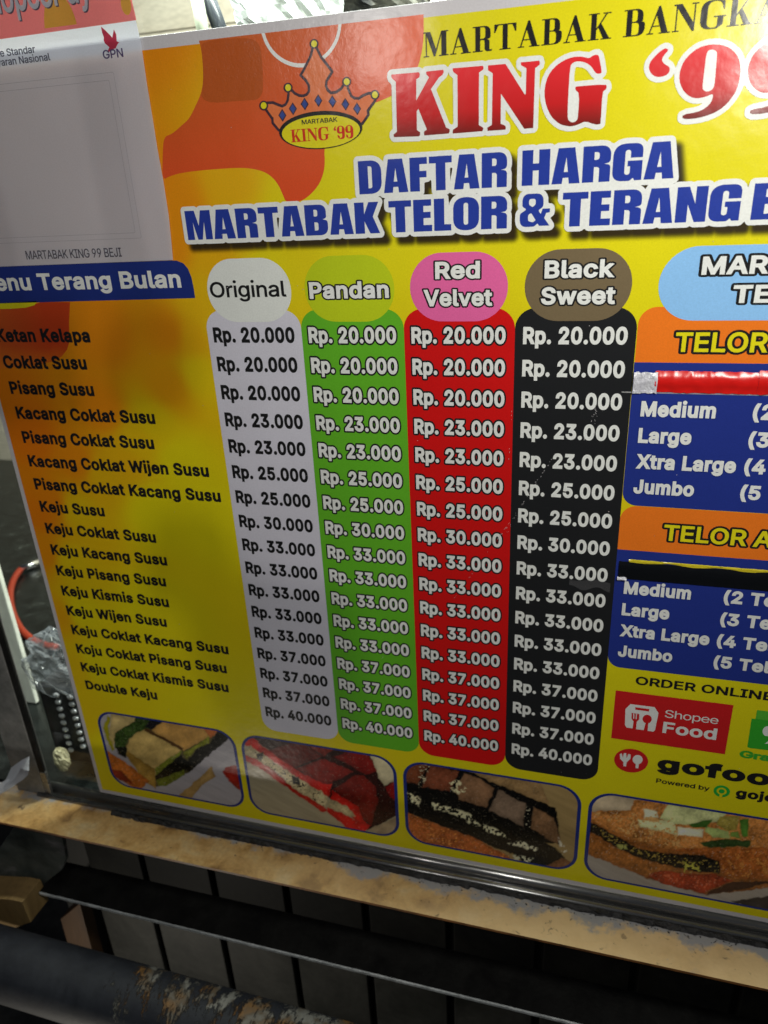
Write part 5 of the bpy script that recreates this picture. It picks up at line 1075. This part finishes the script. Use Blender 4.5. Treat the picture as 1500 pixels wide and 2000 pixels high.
# printed frame lines of the blank code field
fr = []
for x0_, x1_, z0_, z1_ in ((-5.9, .1, 3.45, 8.25), (-5.7, -.1, 3.62, 8.05)):
    t_ = .012; fr += [([rrect(x0_, x1_, z0_, z1_, .05, 2), rrect(x0_ + t_, x1_ - t_, z0_ + t_, z1_ - t_, .04, 2)], SY + 1, M['sframe'] if 'sframe' in M else M.setdefault('sframe', paper_mat('faint_grey_print', (.50, .52, .60))))]
flat('frame_lines', fr, sticker)
text('sticker_lettering', 'MARTABAK KING 99 BEJI', -4.66, -.77, 2.89, .29, pgrey, sticker, SY + 1, weight=.006)
text('sticker_lettering', 'QR Code Standar', (3, P(-25, 116)[0]), (14, P(72, 102.5)[0]), P(50, 106)[1], .20, pgrey, sticker, SY + 1, weight=.016)
text('sticker_lettering', 'Pembayaran Nasional', (3, P(-18, 134)[0]), (18, P(101, 117)[0]), P(60, 123)[1], .20, pgrey, sticker, SY + 1, weight=.016)
gb = P(204.5, 116)
text('sticker_lettering', 'GPN', gb[0], P(243.5, 111)[0], gb[1], P(204, 98.6)[1] - gb[1], M.setdefault('gpn', paper_mat('plum_print', (.12, .09, .22))), sticker, SY + 2, weight=.014)
flat('bird_emblem', [([pl([(1030,270),(1075,310),(1125,360),(1145,385),(1160,300),(1185,350),(1190,420),(1213,430),(1195,455),(1180,490),(1140,505),(1110,530),(1100,515),(1115,480),(1070,440),(1058,410),(1060,380),(1045,340),(1035,300)], (0, 0), 290 / 1500)], SY + 2, M.setdefault('bird', paper_mat('crimson_print', (.60, .05, .10))))], sticker)

# ------------------------------------------------------------------ things seen through the glass
def crumple_shell(c, rad, seed, amp, nu=48, nv=34, flatness=1.0):
    V, F = [], []
    for j in range(nv + 1):
        ph = math.pi * j / nv
        for i in range(nu):
            th = 2 * math.pi * i / nu; d = Vector((math.sin(ph) * math.cos(th), math.sin(ph) * math.sin(th), math.cos(ph)))
            a_ = float(fbm(np.array(d.x * 2.2 + 5 + d.z), np.array(d.y * 2.2 + d.z * 2.0 + 9), seed, 4)); rid = 1 - abs(a_ - .5) * 4
            r_ = 1 + amp * (rid - .5) + amp * .6 * (float(fbm(np.array(d.x * 6 + 3), np.array(d.z * 6 + d.y * 5), seed + 5, 2)) - .5)
            V.append((c[0] + d.x * rad[0] * r_, c[1] + d.y * rad[1] * r_, c[2] + d.z * rad[2] * r_))
    for j in range(nv):
        for i in range(nu): a = j * nu + i; b = j * nu + (i + 1) % nu; F.append((a, a + nu, b + nu, b))
    return V, F
# clear bag by the lower left corner
c = P3(118, 1300, 2.2)
V, F = crumple_shell(c, (1.8, 1.2, 1.9), 3, .30)
o = mesh('plastic_bag', V, F, film('crumpled_clear_plastic', (.26, .28, .31), .12, .09)); fix(o); o['label'] = 'crumpled clear plastic bag on the dark basket behind the glass'; o['category'] = 'plastic bag'
# dark perforated basket under it
bk = thing('basket', 'dark perforated basket with two rows of shiny studs behind the lower left glass', 'basket', (P(125, 1480, 2.4)[0], 2.4, -23.4))
xa, xb = P(88, 1400, 1.6)[0], P(190, 1450, 1.6)[0]
V, F = [], []; box(V, F, xa, xb, 1.6, 4.4, -22.5, P(110, 1345, 1.6)[1])
fix(mesh('basket_body', V, F, worn('dark_plastic', [(.4, (.012, .012, .014)), (.65, (.05, .05, .055))], 40, (.2, .4), .4), bk), .15)
stud = solid('shiny_stud', (.75, .76, .8), .15, .6)
bmm = bmesh.new(); bmesh.ops.create_icosphere(bmm, subdivisions=2, radius=.19 * U); sm = bpy.data.meshes.new('stud'); bmm.to_mesh(sm); bmm.free(); sm.materials.append(stud)
for (a, b_, n) in (((110, 1358), (138, 1465), 9), ((137, 1362), (162, 1458), 8)):
    for k in range(n):
        t = k / (n - 1); q = Vector(P3(a[0] + (b_[0] - a[0]) * t, a[1] + (b_[1] - a[1]) * t, 1.52)) * U - bk.location
        o = bpy.data.objects.new('stud', sm); COL.objects.link(o); o.parent = bk; o.location = q; o.scale = (1, .6, .8)
c = P3(121, 1482, .9); V, F = crumple_shell((c[0], .9, c[2]), (.42, .3, .75), 8, .25, 20, 14)
o = mesh('folded_label', V, F, solid('cream_paper', (.50, .46, .30), .6)); fix(o); o['label'] = 'small cream paper scrap in front of the dark basket'; o['category'] = 'paper scrap'
# orange hose lying on the counter
hz = [HZ(x, y, -23.1) for x, y in ((40, 1112), (27, 1130), (20, 1152), (20, 1178), (27, 1205), (42, 1232), (62, 1250), (88, 1261), (120, 1266))]
pts = []
for i in range(len(hz) - 1):
    for t in (0, .25, .5, .75): pts.append(tuple(np.array(hz[i]) * (1 - t) + np.array(hz[i + 1]) * t))
for _ in range(3): pts = [pts[0]] + [tuple((np.array(pts[i - 1]) + 2 * np.array(pts[i]) + np.array(pts[i + 1])) / 4) for i in range(1, len(pts) - 1)] + [pts[-1]]
hose = thing('gas_hose', 'orange rubber hose curving over the dark counter behind the glass', 'hose', pts[len(pts) // 2])
V, F = tube(pts, .26, 12); fix(mesh('hose_tube', V, F, solid('orange_rubber', (.30, .032, .012), .5), hose, smooth=True))
V, F = tube([pts[0], tuple(np.array(pts[0]) + np.array([.9, 1.5, .1]))], .30, 12); fix(mesh('metal_coupling', V, F, solid('bright_metal', (.7, .7, .7), .2, 1.0), hose, smooth=True))
# sticks, white bag and dark bundle at the top
def rod(name, p, q, Y, r, mat, label, cat):
    a, b_ = Vector(P3(*p, Y)), Vector(P3(*q, Y)); d = b_ - a
    V, F = tube([a - d * 1.0, b_ + d * 1.3], r, 12); o = mesh(name, V, F, mat, smooth=True); fix(o); o['label'] = label; o['category'] = cat; return o
rod('bamboo_stick', (385, 0), (396, 57), 4, .22, solid('pale_green_bamboo', (.42, .46, .36), .5), 'thin pale green stick leaning behind the glass above the poster', 'stick')
rod('black_stick', (409, 0), (428, 53), 4.5, .26, solid('black_lacquer', (.03, .035, .045), .35), 'thicker black stick leaning behind the glass above the poster', 'stick')
c = P3(560, -22, 6); V, F = crumple_shell(c, (2.0, 1.4, 2.5), 21, .14)
o = mesh('white_bag', V, F, solid('white_plastic', (.86, .90, .90), .25)); fix(o); o['label'] = 'bunched white plastic bag behind the glass above the crown logo'; o['category'] = 'plastic bag'
c = P3(712, -22, 9); V, F = crumple_shell(c, (2.9, 1.8, 2.0), 27, .22)
o = mesh('grey_bundle', V, F, worn('grey_film', [(.4, (.03, .03, .033)), (.6, (.20, .19, .165))], 25, (.2, .5), .4)); fix(o); o['label'] = 'dark grey bundled film behind the glass at the poster top edge'; o['category'] = 'bundle'
# tied scrap of clear plastic on the post
q = [P3(x, y, -.75) for x, y in ((12, 1528), (28, 1510), (40, 1492), (62, 1488), (58, 1500), (42, 1514), (24, 1524), (0, 1538), (-30, 1560))]
V, F = [], []
for k, p in enumerate(q):
    wv = .12 + .30 * math.sin(k * 1.7) ** 2; V += [(p[0], p[1] - .1 * math.sin(k * 2.2), p[2] + wv), (p[0] + .2, p[1] - .35 - .15 * math.cos(k * 1.9), p[2] - wv * .3)]
for k in range(len(q) - 1): F.append((2 * k, 2 * k + 1, 2 * k + 3, 2 * k + 2))
o = mesh('plastic_tie', V, F, film('clear_tie_plastic', (.75, .78, .85), .45, .1), smooth=True); o['label'] = 'small twisted scrap of clear plastic tied round the grey window post'; o['category'] = 'plastic tie'

# lamp tube inside the stall, seen above the board
a, b_ = Vector(P3(850, -4, 8)), Vector(P3(1010, -28, 8))
em, nt, b = nodes('lit_tube'); b.inputs['Emission Color'].default_value = (1, 1, .82, 1); b.inputs['Emission Strength'].default_value = 4
lt = thing('tube_lamp', 'lit lamp tube behind the glass at the top of the poster', 'lamp', a)
V, F = tube([a, b_], .8, 14); fix(mesh('lit_tube', V, F, em, lt, smooth=True))


# ------------------------------------------------------------------ unseen blockers added out of view, shaped to throw soft shadows on the board
LB = np.array([.4, -28.6, 13.0])
def shadow_caster(name, part, pts, label, cat, th, mat, hang_rod=True):
    q = [LB + .45 * (np.array([P(*p)[0], 0, P(*p)[1]]) - LB) for p in pts]; n = len(q); y = q[0][1]
    top = max(q, key=lambda v: v[2]); cx = sum(v[0] for v in q) / n
    t = thing(name, label, cat, (cx, y, min(v[2] for v in q)))
    V = [(v[0], y, v[2]) for v in q] + [(v[0], y + th, v[2]) for v in q]
    F = [tuple(range(n)), tuple(range(2 * n - 1, n - 1, -1))] + [(i, n + i, n + (i + 1) % n, (i + 1) % n) for i in range(n)]
    fix(mesh(part, V, F, mat, t), .02)
    if hang_rod:
        V, F = tube([(cx, y + th / 2, top[2] - .2), (cx, y + th / 2, 16.0)], .10, 8); fix(mesh('hang_rod', V, F, mat, t, smooth=True))
steel_ = solid('brushed_steel', (.5, .5, .5), .3, 1.0)
shadow_caster('added_disc', 'caster_disc', [(290 + 100 * math.cos(a), 716 + 116 * math.sin(a)) for a in np.linspace(0, 2 * math.pi, 33)[:-1]], 'unseen steel disc added out of view to cast a round shadow on the poster', 'shadow_disc', .3, steel_)
shadow_caster('added_plate', 'caster_plate', [(-80, 600), (150, 596), (158, 700), (178, 828), (20, 838), (-60, 840)], 'unseen flat steel plate added out of view to shade the left of the poster', 'shadow_plate', .1, steel_)
shadow_caster('added_sheet', 'shadow_sheet', [(300, 1010), (380, 1000), (440, 1030), (470, 1120), (700, 1170), (700, 1440), (480, 1500), (430, 1400), (380, 1300), (360, 1190), (285, 1180), (280, 1100)], 'unseen dark sheet added out of view to shade the lower part of the poster', 'shadow_sheet', .12, solid('dark_sheet', (.05, .05, .06), .9), False)
V, F = tube([(-6, -15.4, 16.05), (9, -15.4, 16.05)], .18, 10)
o = mesh('added_rail', V, F, steel_, smooth=True); fix(o); o['label'] = 'unseen thin steel rail added to carry the shadow casters'; o['category'] = 'rail'
